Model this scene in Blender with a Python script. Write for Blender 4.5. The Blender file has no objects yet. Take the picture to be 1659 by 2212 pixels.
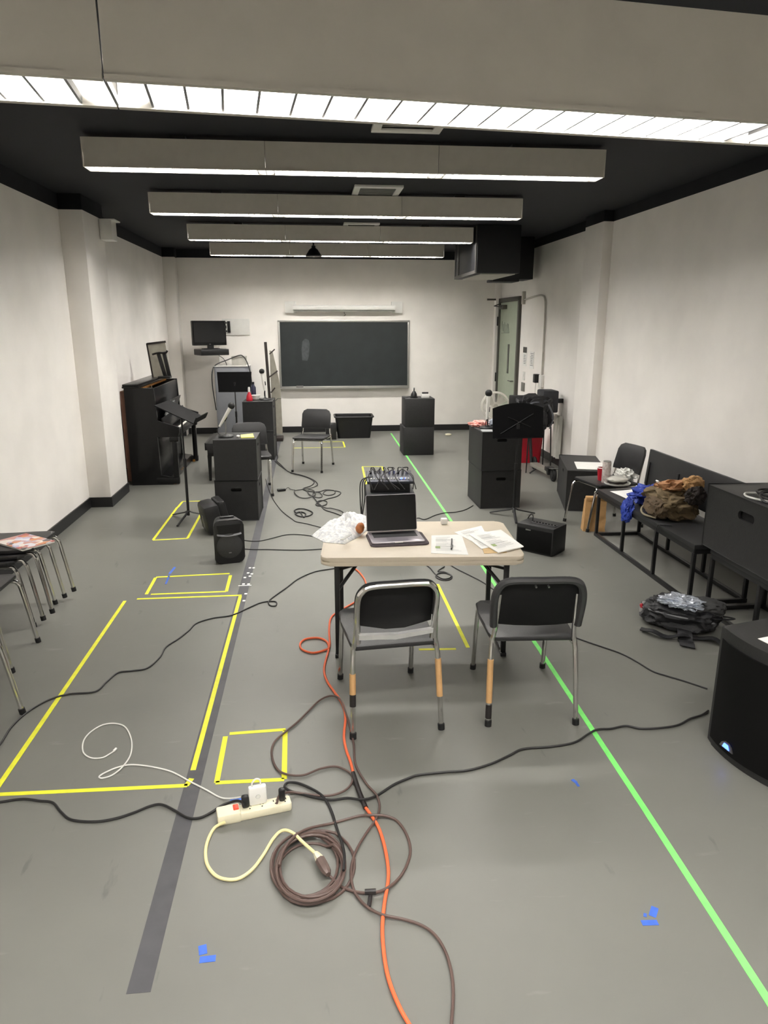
import bpy, bmesh, math, random
from mathutils import Vector, Matrix, noise
random.seed(7)
R = math.radians
C = bpy.context.scene.collection

# ------------------------------------------------------------------ camera, world, exposure
CAM_H, FPX, PITCH, YAW = 1.95, 1531.0, R(14.852), R(5.822)
fwd = Vector((math.sin(YAW)*math.cos(PITCH), math.cos(YAW)*math.cos(PITCH), -math.sin(PITCH)))
rgt = Vector((math.cos(YAW), -math.sin(YAW), 0)); upv = rgt.cross(fwd)
cd = bpy.data.cameras.new('camera'); cam = bpy.data.objects.new('camera', cd); C.objects.link(cam)
m = Matrix((rgt, upv, -fwd)).transposed().to_4x4(); m.translation = (0, 0, CAM_H); cam.matrix_world = m
cd.sensor_fit = 'VERTICAL'; cd.sensor_height = 24.0; cd.lens = FPX/2212*24.0; cd.clip_start = 0.02
S = bpy.context.scene; S.camera = cam
w = bpy.data.worlds.new('world'); S.world = w; w.use_nodes = True
w.node_tree.nodes['Background'].inputs[0].default_value = (0.02, 0.02, 0.02, 1)
LAMP = 52.0          # strength of the fluorescent strips
LAMP_COL = (1.0, 0.965, 0.92)
S.view_settings.view_transform = 'Standard'; S.view_settings.look = 'None'
S.view_settings.exposure = 1.05; S.view_settings.gamma = 1.0
try: S.view_settings.use_curve_mapping = False
except Exception: pass
S.cycles.use_denoising = True; S.cycles.max_bounces = 8; S.cycles.diffuse_bounces = 5

def spot(px, py, z=0.0):
    """survey: the place at height z which a photo pixel sees"""
    r = fwd + rgt*((px-829.5)/FPX) - upv*((py-1106)/FPX)
    t = (z-CAM_H)/r.z
    return Vector((r.x*t, r.y*t, z))

# ------------------------------------------------------------------ materials
def lin(c): return tuple(((v/255)/12.92 if v/255 <= .04045 else ((v/255+.055)/1.055)**2.4) for v in c)
MATS = {}
def mat(name, rgb, rough=.5, metal=0, var=.08, scale=12, bump=0, bscale=60, spec=.5, emit=0, coat=0, rgb2=None, alpha=None):
    if name in MATS: return MATS[name]
    m = bpy.data.materials.new(name); m.use_nodes = True
    nt = m.node_tree; b = nt.nodes['Principled BSDF']
    c1 = lin(rgb)
    tc = nt.nodes.new('ShaderNodeTexCoord')
    if var or rgb2:
        n = nt.nodes.new('ShaderNodeTexNoise'); n.inputs['Scale'].default_value = scale; n.inputs['Detail'].default_value = 5
        nt.links.new(tc.outputs['Object'], n.inputs['Vector'])
        rp = nt.nodes.new('ShaderNodeValToRGB'); rp.color_ramp.elements[0].position = .35; rp.color_ramp.elements[1].position = .65
        a = lin(rgb2) if rgb2 else tuple(v*(1-var) for v in c1)
        bb = c1 if rgb2 else tuple(min(1, v*(1+var)) for v in c1)
        rp.color_ramp.elements[0].color = (*a, 1); rp.color_ramp.elements[1].color = (*bb, 1)
        nt.links.new(n.outputs['Fac'], rp.inputs['Fac']); nt.links.new(rp.outputs['Color'], b.inputs['Base Color'])
    else: b.inputs['Base Color'].default_value = (*c1, 1)
    b.inputs['Roughness'].default_value = rough; b.inputs['Metallic'].default_value = metal
    b.inputs['Specular IOR Level'].default_value = spec
    if coat: b.inputs['Coat Weight'].default_value = coat; b.inputs['Coat Roughness'].default_value = .08
    if emit: b.inputs['Emission Color'].default_value = (*c1, 1); b.inputs['Emission Strength'].default_value = emit
    if alpha is not None: b.inputs['Alpha'].default_value = alpha
    if bump:
        n2 = nt.nodes.new('ShaderNodeTexNoise'); n2.inputs['Scale'].default_value = bscale; n2.inputs['Detail'].default_value = 3
        nt.links.new(tc.outputs['Object'], n2.inputs['Vector'])
        bp = nt.nodes.new('ShaderNodeBump'); bp.inputs['Strength'].default_value = bump; bp.inputs['Distance'].default_value = .01
        nt.links.new(n2.outputs['Fac'], bp.inputs['Height']); nt.links.new(bp.outputs['Normal'], b.inputs['Normal'])
    MATS[name] = m; return m

def wall_mat(name, zsplit):
    """white emulsion below, matt navy black above the paint line at zsplit"""
    m = mat(name, (244, 240, 234), rough=.75, var=.03, scale=2.5, bump=.12, bscale=9)
    nt = m.node_tree; b = nt.nodes['Principled BSDF']
    src = b.inputs['Base Color'].links[0].from_socket
    g = nt.nodes.new('ShaderNodeNewGeometry'); sx = nt.nodes.new('ShaderNodeSeparateXYZ'); nt.links.new(g.outputs['Position'], sx.inputs[0])
    gt = nt.nodes.new('ShaderNodeMath'); gt.operation = 'GREATER_THAN'; gt.inputs[1].default_value = zsplit
    nt.links.new(sx.outputs['Z'], gt.inputs[0])
    mx = nt.nodes.new('ShaderNodeMix'); mx.data_type = 'RGBA'
    nt.links.new(gt.outputs[0], mx.inputs['Factor']); nt.links.new(src, mx.inputs['A']); mx.inputs['B'].default_value = (*lin((5, 8, 16)), 1)
    nt.links.new(mx.outputs['Result'], b.inputs['Base Color'])
    return m

def floor_mat():
    m = mat('floor_paint', (109, 109, 103), rough=.4, var=.05, scale=1.2, bump=.03, bscale=25, spec=.45)
    nt = m.node_tree; b = nt.nodes['Principled BSDF']; src = b.inputs['Base Color'].links[0].from_socket
    tc = [n for n in nt.nodes if n.type == 'TEX_COORD'][0]
    # scuffs: stretched noise thresholded to sparse marks, light and dark
    def marks(scale, lo, hi, rot, col, prev):
        mp = nt.nodes.new('ShaderNodeMapping'); mp.inputs['Scale'].default_value = scale; mp.inputs['Rotation'].default_value = (0, 0, rot)
        nt.links.new(tc.outputs['Object'], mp.inputs['Vector'])
        n = nt.nodes.new('ShaderNodeTexNoise'); n.inputs['Scale'].default_value = 3; n.inputs['Detail'].default_value = 6; nt.links.new(mp.outputs[0], n.inputs['Vector'])
        rp = nt.nodes.new('ShaderNodeValToRGB'); rp.color_ramp.elements[0].position = lo; rp.color_ramp.elements[1].position = hi
        rp.color_ramp.elements[0].color = (0, 0, 0, 1); rp.color_ramp.elements[1].color = (.45, .45, .45, 1)
        nt.links.new(n.outputs['Fac'], rp.inputs['Fac'])
        mx = nt.nodes.new('ShaderNodeMix'); mx.data_type = 'RGBA'
        nt.links.new(rp.outputs['Color'], mx.inputs['Factor']); nt.links.new(prev, mx.inputs['A']); mx.inputs['B'].default_value = (*lin(col), 1)
        return mx.outputs['Result']
    o = marks((1.2, 5, 1), .66, .74, .5, (132, 131, 126), src)
    o = marks((4, 1.1, 1), .68, .74, .9, (72, 72, 71), o)
    nt.links.new(o, b.inputs['Base Color'])
    return m

WALL_L = wall_mat('wall_paint_left', 3.05); WALL_R = wall_mat('wall_paint_right', 3.08); WALL_B = wall_mat('wall_paint_back', 3.06)
FLOOR = floor_mat()
CEIL = mat('ceiling_black', (7, 11, 21), rough=.8, var=.1, scale=3)
BLACKPAINT = mat('black_baseboard', (26, 26, 27), rough=.45)
BOXPAINT = mat('black_box_paint', (31, 31, 31), rough=.55, var=.12, scale=30, bump=.1, bscale=90)
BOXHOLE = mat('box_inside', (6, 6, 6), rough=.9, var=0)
PLASTIC = mat('black_plastic', (25, 25, 26), rough=.42, var=.08, bump=.05, bscale=200)
SEATP = mat('chair_shell', (33, 33, 34), rough=.42, var=.06, bump=.12, bscale=160)
RUBBER = mat('black_rubber', (14, 14, 14), rough=.7, var=0)
CHROME = mat('chrome', (214, 213, 210), rough=.16, metal=1, var=.05, scale=25)
STEEL = mat('brushed_steel', (150, 150, 148), rough=.35, metal=1, var=.05)
BLKMET = mat('black_metal', (22, 22, 23), rough=.4, var=.05, spec=.5)
GLOSS = mat('black_lacquer', (10, 10, 11), rough=.3, var=0, spec=.3, coat=.12)
GRILLE = mat('speaker_grille', (5, 5, 5), rough=.7, var=.3, scale=250, spec=.2)
FIXTURE = mat('fixture_enamel', (200, 196, 186), rough=.5, var=.03)
LOUVRE = mat('louvre_grey', (112, 114, 118), rough=.5, var=0)
lm = bpy.data.materials.new('fluorescent_lamp'); lm.use_nodes = True
pb = lm.node_tree.nodes['Principled BSDF']; pb.inputs['Base Color'].default_value = (.8, .8, .8, 1)
pb.inputs['Emission Color'].default_value = (*LAMP_COL, 1); pb.inputs['Emission Strength'].default_value = LAMP
WHITE = mat('white_plastic', (228, 227, 222), rough=.4, var=.02)
PAPER = mat('white_paper', (238, 237, 232), rough=.8, var=.02)
INK = mat('printed_ink', (110, 110, 112), rough=.8, var=0)
GREENINK = mat('green_ink', (160, 180, 120), rough=.8, var=0)
CREAM = mat('cream_plastic', (226, 220, 192), rough=.4, var=.03)
TABLETOP = mat('table_resin', (206, 194, 174), rough=.42, var=.02, bump=.05, bscale=150)
YTAPE = mat('yellow_tape', (226, 226, 52), rough=.6, var=.06, scale=20)
GTAPE = mat('green_tape', (120, 226, 110), rough=.6, var=.06, scale=20)
DTAPE = mat('dark_tape', (72, 72, 75), rough=.6, var=.1, scale=10)
BTAPE = mat('blue_tape', (58, 98, 190), rough=.6, var=.1, scale=30)
TAN = mat('masking_tape', (186, 146, 98), rough=.7, var=.1)
BLKCORD = mat('black_cord', (30, 29, 29), rough=.5, var=0)
BRNCORD = mat('brown_cord', (88, 70, 64), rough=.5, var=.05)
ORCORD = mat('orange_cord', (226, 104, 62), rough=.5, var=.05)
WHCORD = mat('white_cord', (225, 224, 218), rough=.45, var=0)
YLCORD = mat('cream_cord', (224, 214, 160), rough=.45, var=0)
ETAPE = mat('electrical_tape', (32, 28, 28), rough=.4, var=0)
RED = mat('red_plastic', (176, 20, 40), rough=.45, var=.05)
BOARD = mat('chalkboard', (34, 40, 41), rough=.6, var=.12, scale=4)
ALU = mat('aluminium', (190, 190, 186), rough=.35, metal=.8, var=.03)
GREYPAINT = mat('grey_cabinet_paint', (128, 130, 136), rough=.5, var=.03)
DOORG = mat('green_door_paint', (168, 178, 158), rough=.5, var=.03)
DOORF = mat('dark_door_frame', (78, 76, 70), rough=.5, var=.04)
KRAFT = mat('kraft_paper', (186, 146, 96), rough=.8, var=.1, scale=14, bump=.4, bscale=18)
BLUECLOTH = mat('blue_nylon', (34, 58, 150), rough=.55, var=.25, scale=14, bump=.5, bscale=22)
OLIVE = mat('olive_canvas', (104, 88, 62), rough=.85, var=.2, scale=14, bump=.4, bscale=40)
TANC = mat('tan_canvas', (160, 116, 80), rough=.85, var=.12, scale=10, bump=.3, bscale=40)
DKBROWN = mat('dark_brown_trim', (38, 30, 26), rough=.8, var=.1)
BAGBLK = mat('black_nylon', (22, 22, 25), rough=.6, var=.2, scale=16, bump=.4, bscale=30)
FOIL = mat('crinkled_plastic', (208, 214, 224), rough=.18, metal=.55, var=.2, scale=30, bump=.9, bscale=26)
WRAP = mat('printed_wrap', (242, 242, 236), rough=.55, var=0, rgb2=(192, 194, 198), scale=46, bump=.8, bscale=20)
GREYAL = mat('laptop_grey', (168, 162, 168), rough=.35, metal=.6, var=.02)
SCREEN = mat('dark_screen', (9, 11, 15), rough=.12, var=0)
KEYS = mat('laptop_keys', (30, 29, 31), rough=.5, var=.5, scale=220)
FELT = mat('grey_felt', (78, 68, 72), rough=.9, var=.1, scale=60)
WOODBR = mat('brown_wood', (96, 62, 44), rough=.6, var=.2, scale=8)
BRASS = mat('brass', (170, 120, 56), rough=.35, metal=.8, var=.3, scale=20)
IVORY = mat('piano_ivory', (236, 234, 226), rough=.25, var=0)
YNOTE = mat('yellow_notes', (232, 226, 128), rough=.8, var=.04)
CREAMCLOTH = mat('fan_white', (226, 224, 214), rough=.5, var=.02)
PINK = mat('pink_tissue', (236, 168, 158), rough=.85, var=.12, bump=.4)
CARD = mat('greyish_board', (150, 146, 134), rough=.7, var=.08)
BLUELED = mat('blue_led', (60, 90, 255), rough=.3, var=0, emit=4)
BREAD = mat('bread_crust', (178, 108, 58), rough=.6, var=.2, scale=30, bump=.3, bscale=50)
SILVER = mat('silver_paint', (172, 168, 158), rough=.35, metal=.6, var=.05)
DARKBOTTLE = mat('dark_blue_plastic', (38, 40, 62), rough=.35, var=.05)
MICBODY = mat('mic_silver', (232, 230, 224), rough=.28, metal=.25, var=0)

# ------------------------------------------------------------------ mesh builder
class B:
    def __init__(s): s.bm = bmesh.new()
    def _fin(s, vs, M):
        if M is not None: bmesh.ops.transform(s.bm, matrix=M, verts=vs)
    def box(s, c, d, bev=0, rot=None, seg=2):
        tmp = bmesh.new(); bmesh.ops.create_cube(tmp, size=1)
        bmesh.ops.scale(tmp, vec=d, verts=tmp.verts)
        if bev: bmesh.ops.bevel(tmp, geom=tmp.edges[:], offset=min(bev, min(d)*.49), segments=seg, affect='EDGES', profile=.5)
        M = Matrix.Translation(c) @ (rot.to_4x4() if rot else Matrix())
        bmesh.ops.transform(tmp, matrix=M, verts=tmp.verts); return s.merge(tmp)
    def merge(s, tmp):
        mp = {}
        for v in tmp.verts: mp[v] = s.bm.verts.new(v.co)
        for f in tmp.faces:
            try: s.bm.faces.new([mp[v] for v in f.verts])
            except ValueError: pass
        tmp.free(); return s
    def tube(s, pts, r, n=8, cap=True, closed=False, flat=1.0):
        pts = [Vector(p) for p in pts]; rings = []; up = Vector((0, 0, 1)); N = len(pts)
        prev = None
        for i, p in enumerate(pts):
            a = pts[max(i-1, 0)] if not closed else pts[i-1]; b = pts[min(i+1, N-1)] if not closed else pts[(i+1) % N]
            t = (b-a).normalized() if (b-a).length > 1e-9 else Vector((0, 0, 1))
            if prev is None:
                x = t.cross(up); x = x.normalized() if x.length > .02 else Vector((1, 0, 0))
            else:
                x = prev - t*prev.dot(t); x = x.normalized() if x.length > 1e-6 else Vector((1, 0, 0))
            prev = x; y = x.cross(t).normalized()
            rr = r[i] if isinstance(r, (list, tuple)) else r
            rings.append([s.bm.verts.new(p + (x*math.cos(k*2*math.pi/n) + y*flat*math.sin(k*2*math.pi/n))*rr) for k in range(n)])
        for i in range(N if closed else N-1):
            A, D = rings[i], rings[(i+1) % N]
            for k in range(n): s.bm.faces.new((A[k], A[(k+1) % n], D[(k+1) % n], D[k]))
        if cap and not closed: s.bm.faces.new(rings[0][::-1]); s.bm.faces.new(rings[-1])
        return s
    def cyl(s, a, b, r, r2=None, n=16): return s.tube([a, b], [r, r if r2 is None else r2], n)
    def lathe(s, prof, c=(0, 0, 0), n=24, M=None):
        c = Vector(c); rings = []
        for r, z in prof: rings.append([s.bm.verts.new(Vector((max(r, 1e-4)*math.cos(k*2*math.pi/n), max(r, 1e-4)*math.sin(k*2*math.pi/n), z))) for k in range(n)])
        for A, D in zip(rings, rings[1:]):
            for k in range(n): s.bm.faces.new((A[k], A[(k+1) % n], D[(k+1) % n], D[k]))
        s.bm.faces.new(rings[0][::-1]); s.bm.faces.new(rings[-1])
        vs = [v for rg in rings for v in rg]
        s._fin(vs, Matrix.Translation(c) @ (M.to_4x4() if M else Matrix())); return s
    def prism(s, poly, z0, z1, M=None, bev=0):
        tmp = bmesh.new()
        lo = [tmp.verts.new((x, y, z0)) for x, y in poly]; hi = [tmp.verts.new((x, y, z1)) for x, y in poly]
        tmp.faces.new(lo[::-1]); top = tmp.faces.new(hi); n = len(poly)
        for k in range(n): tmp.faces.new((lo[k], lo[(k+1) % n], hi[(k+1) % n], hi[k]))
        if bev:
            es = [e for e in tmp.edges if abs(e.verts[0].co.z-e.verts[1].co.z) < 1e-6]
            bmesh.ops.bevel(tmp, geom=es, offset=bev, segments=2, affect='EDGES', profile=.5)
        if M is not None: bmesh.ops.transform(tmp, matrix=M.to_4x4(), verts=tmp.verts)
        return s.merge(tmp)
    def sphere(s, c, d, sub=3, M=None):
        tmp = bmesh.new(); bmesh.ops.create_icosphere(tmp, subdivisions=sub, radius=.5)
        bmesh.ops.scale(tmp, vec=d, verts=tmp.verts)
        bmesh.ops.transform(tmp, matrix=Matrix.Translation(c) @ (M.to_4x4() if M else Matrix()), verts=tmp.verts)
        return s.merge(tmp)
    def sheet(s, f, nu, nv, th=0):
        g = [[s.bm.verts.new(f(i/nu, j/nv)) for j in range(nv+1)] for i in range(nu+1)]
        fs = [s.bm.faces.new((g[i][j], g[i+1][j], g[i+1][j+1], g[i][j+1])) for i in range(nu) for j in range(nv)]
        if th: bmesh.ops.recalc_face_normals(s.bm, faces=fs); bmesh.ops.solidify(s.bm, geom=fs, thickness=th)
        return s
    def lump(s, c, d, amp=.15, seed=0, freq=3.0, sub=4, power=1.0, rot=None, zmin=None, sq=1.0):
        """soft cloth-like body: a (squarish) ball with folded noise"""
        tmp = bmesh.new(); bmesh.ops.create_icosphere(tmp, subdivisions=sub, radius=1)
        for v in tmp.verts:
            p = v.co.copy()
            if sq != 1: p = Vector([math.copysign(abs(q)**sq, q) for q in p])
            n1 = noise.fractal(v.co*freq + Vector((seed*7.1, seed*3.3, seed)), 1.0, 2.0, 3)
            n2 = abs(noise.noise(v.co*freq*1.6 + Vector((seed, 5, 1))))
            k = 1 + amp*(n1*.7 - n2*.8)
            v.co = Vector((p.x*d[0]/2*k, p.y*d[1]/2*k, p.z*d[2]/2*k))
        M = Matrix.Translation(c) @ (rot.to_4x4() if rot else Matrix())
        bmesh.ops.transform(tmp, matrix=M, verts=tmp.verts)
        if zmin is not None:
            for v in tmp.verts: v.co.z = max(v.co.z, zmin)
        return s.merge(tmp)

def rr(wd, d, r, n=5, cx=0, cy=0):
    out = []
    for sx, sy, a0 in ((1, 1, 0), (-1, 1, 90), (-1, -1, 180), (1, -1, 270)):
        for k in range(n+1):
            a = R(a0+90*k/n); out.append((cx+sx*(wd/2-r)+r*math.cos(a), cy+sy*(d/2-r)+r*math.sin(a)))
    return out
def smooth(pts, k=6, closed=False):
    pts = [Vector(p) for p in pts]; n = len(pts); out = []
    rng = range(n if closed else n-1)
    for i in rng:
        if closed: p0, p1, p2, p3 = pts[i-1], pts[i], pts[(i+1) % n], pts[(i+2) % n]
        else: p0, p1, p2, p3 = pts[max(i-1, 0)], pts[i], pts[i+1], pts[min(i+2, n-1)]
        for q in range(k):
            t = q/k
            out.append(.5*((2*p1) + (p2-p0)*t + (2*p0-5*p1+4*p2-p3)*t*t + (3*p1-p0-3*p2+p3)*t**3))
    if not closed: out.append(pts[-1])
    return out
RX = lambda a: Matrix.Rotation(R(a), 3, 'X')
RY = lambda a: Matrix.Rotation(R(a), 3, 'Y')
RZ = lambda a: Matrix.Rotation(R(a), 3, 'Z')
def TM(c, rot=None): return Matrix.Translation(c) @ (rot.to_4x4() if rot else Matrix())

def part(name, b, mt, parent=None, label=None, sharp=35):
    me = bpy.data.meshes.new(name); b.bm.normal_update(); bmesh.ops.recalc_face_normals(b.bm, faces=b.bm.faces[:]); b.bm.to_mesh(me); b.bm.free()
    me.polygons.foreach_set('use_smooth', [True]*len(me.polygons)); me.set_sharp_from_angle(angle=R(sharp))
    me.materials.append(mt); o = bpy.data.objects.new(name, me); C.objects.link(o)
    if parent is not None: o.parent = parent
    if label: o['label'] = label
    return o
def tag(o, label, cat, group=None, kind=None):
    o['label'] = label; o['category'] = cat
    if group: o['group'] = group
    if kind: o['kind'] = kind
    return o
def thing(name, label, cat, loc=(0, 0, 0), rz=0, group=None):
    o = bpy.data.objects.new(name, None); C.objects.link(o); o.empty_display_size = .1
    o.location = loc; o.rotation_euler = (0, 0, R(rz)); return tag(o, label, cat, group)
def single(name, b, mt, label, cat, group=None, loc=(0, 0, 0), rz=0, sharp=35):
    o = part(name, b, mt, None, sharp=sharp); o.location = loc; o.rotation_euler = (0, 0, R(rz)); return tag(o, label, cat, group)
def struct(name, b, mt, parent=None):
    o = part(name, b, mt, parent)
    if parent is None: o['kind'] = 'structure'
    return o
def copy_tree(o, parent=None):
    c = o.copy(); C.objects.link(c)
    if parent is not None: c.parent = parent
    for ch in [x for x in bpy.data.objects if x.parent == o]: copy_tree(ch, c)
    return c
def retag(o, label, loc, rz):
    o['label'] = label; o.location = loc; o.rotation_euler = (0, 0, R(rz)); return o

# ------------------------------------------------------------------ the room
XL, XR, YB, YF, ZC = -2.45, 3.48, 13.25, -2.6, 3.2
struct('floor', B().box(((XL+XR)/2, (YB+YF)/2, -.05), (XR-XL+.4, YB-YF+.4, .1)), FLOOR)
struct('ceiling', B().box(((XL+XR)/2, (YB+YF)/2, ZC+.05), (XR-XL+.4, YB-YF+.4, .1)), CEIL)
struct('wall_left', B().box((XL-.1, (YB+YF)/2, ZC/2), (.2, YB-YF, ZC)), WALL_L)
struct('wall_right', B().box((XR+.1, (YB+YF)/2, ZC/2), (.2, YB-YF, ZC)), WALL_R)
struct('wall_back', B().box(((XL+XR)/2, YB+.1, ZC/2), (XR-XL+.4, .2, ZC)), WALL_B)
struct('wall_front', B().box(((XL+XR)/2, YF-.1, ZC/2), (XR-XL+.4, .2, ZC)), WALL_B)
struct('trim_1', B().box((XL+.115, 8.22, ZC/2), (.23, .74, ZC), .006), WALL_L)           # pilaster on the left wall
struct('trim_2', B().box((XR-.055, 8.62, ZC/2), (.12, .56, ZC), .006), WALL_R)           # pilaster on the right wall
struct('trim_3', B().box((XL+.1, YB-.12, ZC/2), (.2, .24, ZC), .006), WALL_L)            # column in the far left corner
struct('trim_4', B().box((XR-.05, YB-.06, ZC/2), (.1, .12, ZC), .006), WALL_R)           # column in the far right corner
bh, bt = .11, .014
struct('baseboard_left', B().box((XL+bt/2, (YF+7.85)/2, bh/2), (bt, 7.85-YF, bh)).box((XL+.115+bt/2, 7.85-bt/2, bh/2), (.23+bt, bt, bh))
       .box((XL+.23+bt/2, 8.22, bh/2), (bt, .74, bh)).box((XL+bt/2, (8.59+YB-.24)/2, bh/2), (bt, YB-.24-8.59, bh)), BLACKPAINT)
struct('baseboard_right', B().box((XR-bt/2, (YF+8.34)/2, bh/2), (bt, 8.34-YF, bh)).box((XR-.115-bt/2, 8.62, bh/2), (bt, .56, bh))
       .box((XR-.0575, 8.34-bt/2, bh/2), (.115, bt, bh)).box((XR-bt/2, 10.3, bh/2), (bt, 2.7, bh)), BLACKPAINT)
struct('baseboard_back', B().box(((XL+.2+XR-.1)/2, YB-bt/2, bh/2), (XR-XL-.3, bt, bh)).box((XL+.1, YB-.24-bt/2, bh/2), (.2, bt, bh)), BLACKPAINT)

# door in the right wall, far end
dr = B().box((XR-.012, 12.48, 1.17), (.024, 1.16, 2.30), .003)
door = struct('door_1', dr, DOORG)
part('door_frame', B().box((XR-.025, 11.86, 1.19), (.05, .08, 2.38), .004).box((XR-.025, 13.09, 1.19), (.05, .07, 2.38), .004).box((XR-.025, 12.475, 2.36), (.05, 1.30, .07), .004), DOORF, door)
part('door_window', B().box((XR-.027, 12.42, 1.36), (.008, .09, .5), .002), mat('dark_glass', (60, 62, 58), rough=.15, var=0), door)
part('door_handle', B().cyl((XR-.02, 12.05, 1.0), (XR-.08, 12.05, 1.0), .012).cyl((XR-.075, 12.05, 1.0), (XR-.075, 12.2, 1.0), .011), STEEL, door)
part('door_closer', B().box((XR-.06, 12.78, 2.24), (.08, .3, .07), .01).tube([(XR-.1, 12.7, 2.24), (XR-.2, 12.85, 2.26), (XR-.06, 13.0, 2.3)], .009), DOORF, door)
part('hinge', B().box((XR-.055, 13.11, 2.0), (.03, .03, .16), .004), BLKMET, door)
part('hinge', B().box((XR-.055, 13.11, 1.0), (.03, .03, .16), .004), BLKMET, door)
dd = B()
for k, (y, z0, z1) in enumerate([(12.9, 1.83, 2.0), (12.82, 1.8, 1.95), (12.74, 1.8, 1.98), (12.64, 1.8, 1.94), (12.56, 1.8, 1.96), (12.5, 1.8, 1.95)]):
    dd.tube(smooth([(XR-.026, y, z1), (XR-.026, y-.03, (z0+z1)/2), (XR-.026, y-.07, z0)], 4), .004, 5)
dd.tube([(XR-.026, 12.95, 1.79), (XR-.026, 12.45, 1.8)], .004, 5)
part('door_scribble', dd, mat('grey_marker', (128, 134, 124), rough=.7, var=0), door)

# ------------------------------------------------------------------ lights
FL = 3.66
def make_fixture():
    t = thing('ceiling_light', 'x', 'ceiling light', (0, 0, 0), 0, 'fluorescent strip lights across the ceiling')
    W, Hh, th = .17, .185, .006
    h = B()
    for k in range(3):
        x = -FL/2+FL/3*(k+.5); L = FL/3-.003
        h.box((x, -W/2+th/2, Hh/2), (L, th, Hh)).box((x, W/2-th/2, Hh/2), (L, th, Hh)).box((x, 0, Hh-th/2), (L, W-2*th, th))
        h.box((x, -W/2+.004, .004), (L, .016, .008)).box((x, W/2-.004, .004), (L, .016, .008))
    part('housing', h, FIXTURE, t)
    for k in (1, 2):
        x = -FL/2+FL/3*k
        part('joint', B().box((x, 0, Hh/2+.002), (.0016, W-.001, Hh-.006)), BLKMET, t)
    part('end_cap', B().box((-FL/2-.004, 0, Hh/2), (.008, W, Hh), .002), FIXTURE, t)
    part('end_cap', B().box((FL/2+.004, 0, Hh/2), (.008, W, Hh), .002), FIXTURE, t)
    for k in range(3):
        x = -FL/2+FL/3*(k+.5)
        part('fluorescent_tube', B().prism([(-.066, 0), (-.05, -.012), (0, -.018), (.05, -.012), (.066, 0), (0, .01)], -(FL/3-.19)/2, (FL/3-.19)/2,
             Matrix.Translation((x, 0, .048)) @ Matrix(((0, 0, 1, 0), (1, 0, 0, 0), (0, 1, 0, 0), (0, 0, 0, 1)))), lm, t)
    lv = B()
    n = 63
    for i in range(1, n):
        x = -FL/2+FL*i/n
        lv.box((x, 0, .0105), (.0046, W-2*th-.002, .015))
    lv.box((0, 0, .085), (FL-.02, W-2*th-.004, .003))
    part('louvre', lv, LOUVRE, t)
    return t
fx = make_fixture()
retag(fx, 'nearest strip light, hung low across the top of the view, white louvre cells showing', (.331, 1.508, 2.34), 6.1)
fx.scale.x = 1.1
for i in (-1.55, .15, 1.6):
    part('hanger_rod', B().cyl((i, 0, .185), (i, 0, ZC-2.34), .006, n=8), BLKMET, fx)
fx2 = None
for lab, yy in (('long grey strip light under the black ceiling, second from the camera', 5.52), ('grey strip light third from the camera, between the first two visible ceiling vents', 7.60),
                ('grey strip light fourth from the camera, next to last before the blackboard', 9.83), ('farthest strip light, nearest the blackboard wall, behind a small pendant lamp', 11.91), ('added unseen strip light behind the viewpoint, brightening the nearest fixture and the foreground', -1.1)):  # last entry: unseen fixture added to brighten the nearest housing and foreground
    if fx2 is None:
        fx2 = fx.copy(); fx2.scale.x = 1; C.objects.link(fx2)
        for ch in [x for x in bpy.data.objects if x.parent == fx and not x.name.startswith('hanger')]:
            c = ch.copy(); C.objects.link(c); c.parent = fx2
        fx2.name = 'ceiling_light.001'; o = fx2
    else: o = copy_tree(fx2)
    retag(o, lab, (.335, yy, 2.985), 0)
for o in [x for x in bpy.data.objects if x.name.startswith('ceiling_light.') and x.parent is None]:
    for xx in (-1.2, 1.2): part('mounting_block', B().box((xx, 0, .2), (.1, .1, .03)), BLKMET, o)

for lab, (x, y) in (('white ceiling air vent just past the nearest strip light', (.67, 4.85)), ('white ceiling air vent between second and third strip lights', (.68, 7.42)),
                    ('white ceiling air vent between third and fourth strip lights', (.70, 9.95)), ('farthest white ceiling air vent, before the last strip light', (.74, 12.2))):
    v = thing('air_vent', lab, 'air vent', (x, y, ZC), 0, 'ceiling air vents')
    part('frame', B().box((0, -.29, -.012), (.46, .06, .024), .004).box((0, .29, -.012), (.46, .06, .024), .004).box((-.2, 0, -.012), (.06, .52, .024), .004).box((.2, 0, -.012), (.06, .52, .024), .004), WHITE, v)
    g = B()
    for k in range(9): g.box((0, -.23+.0575*k, -.012), (.34, .03, .003), rot=RX(35))
    part('grille', g, ALU, v)
    part('duct_mouth', B().box((0, 0, -.001), (.36, .54, .002)), mat('vent_dark', (90, 90, 88), var=0), v)

pl = thing('pendant_lamp', 'small black cone-shaded lamp hanging before the farthest strip light', 'lamp', (.09, 11.0, 2.90))
part('shade', B().lathe([(.115, 0), (.118, .012), (.06, .10), (.03, .12), (.028, .15), (.012, .155), (.012, .3)]), BLKMET, pl)
part('bulb', B().sphere((0, 0, .02), (.07, .07, .05), 2), WHITE, pl)

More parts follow.
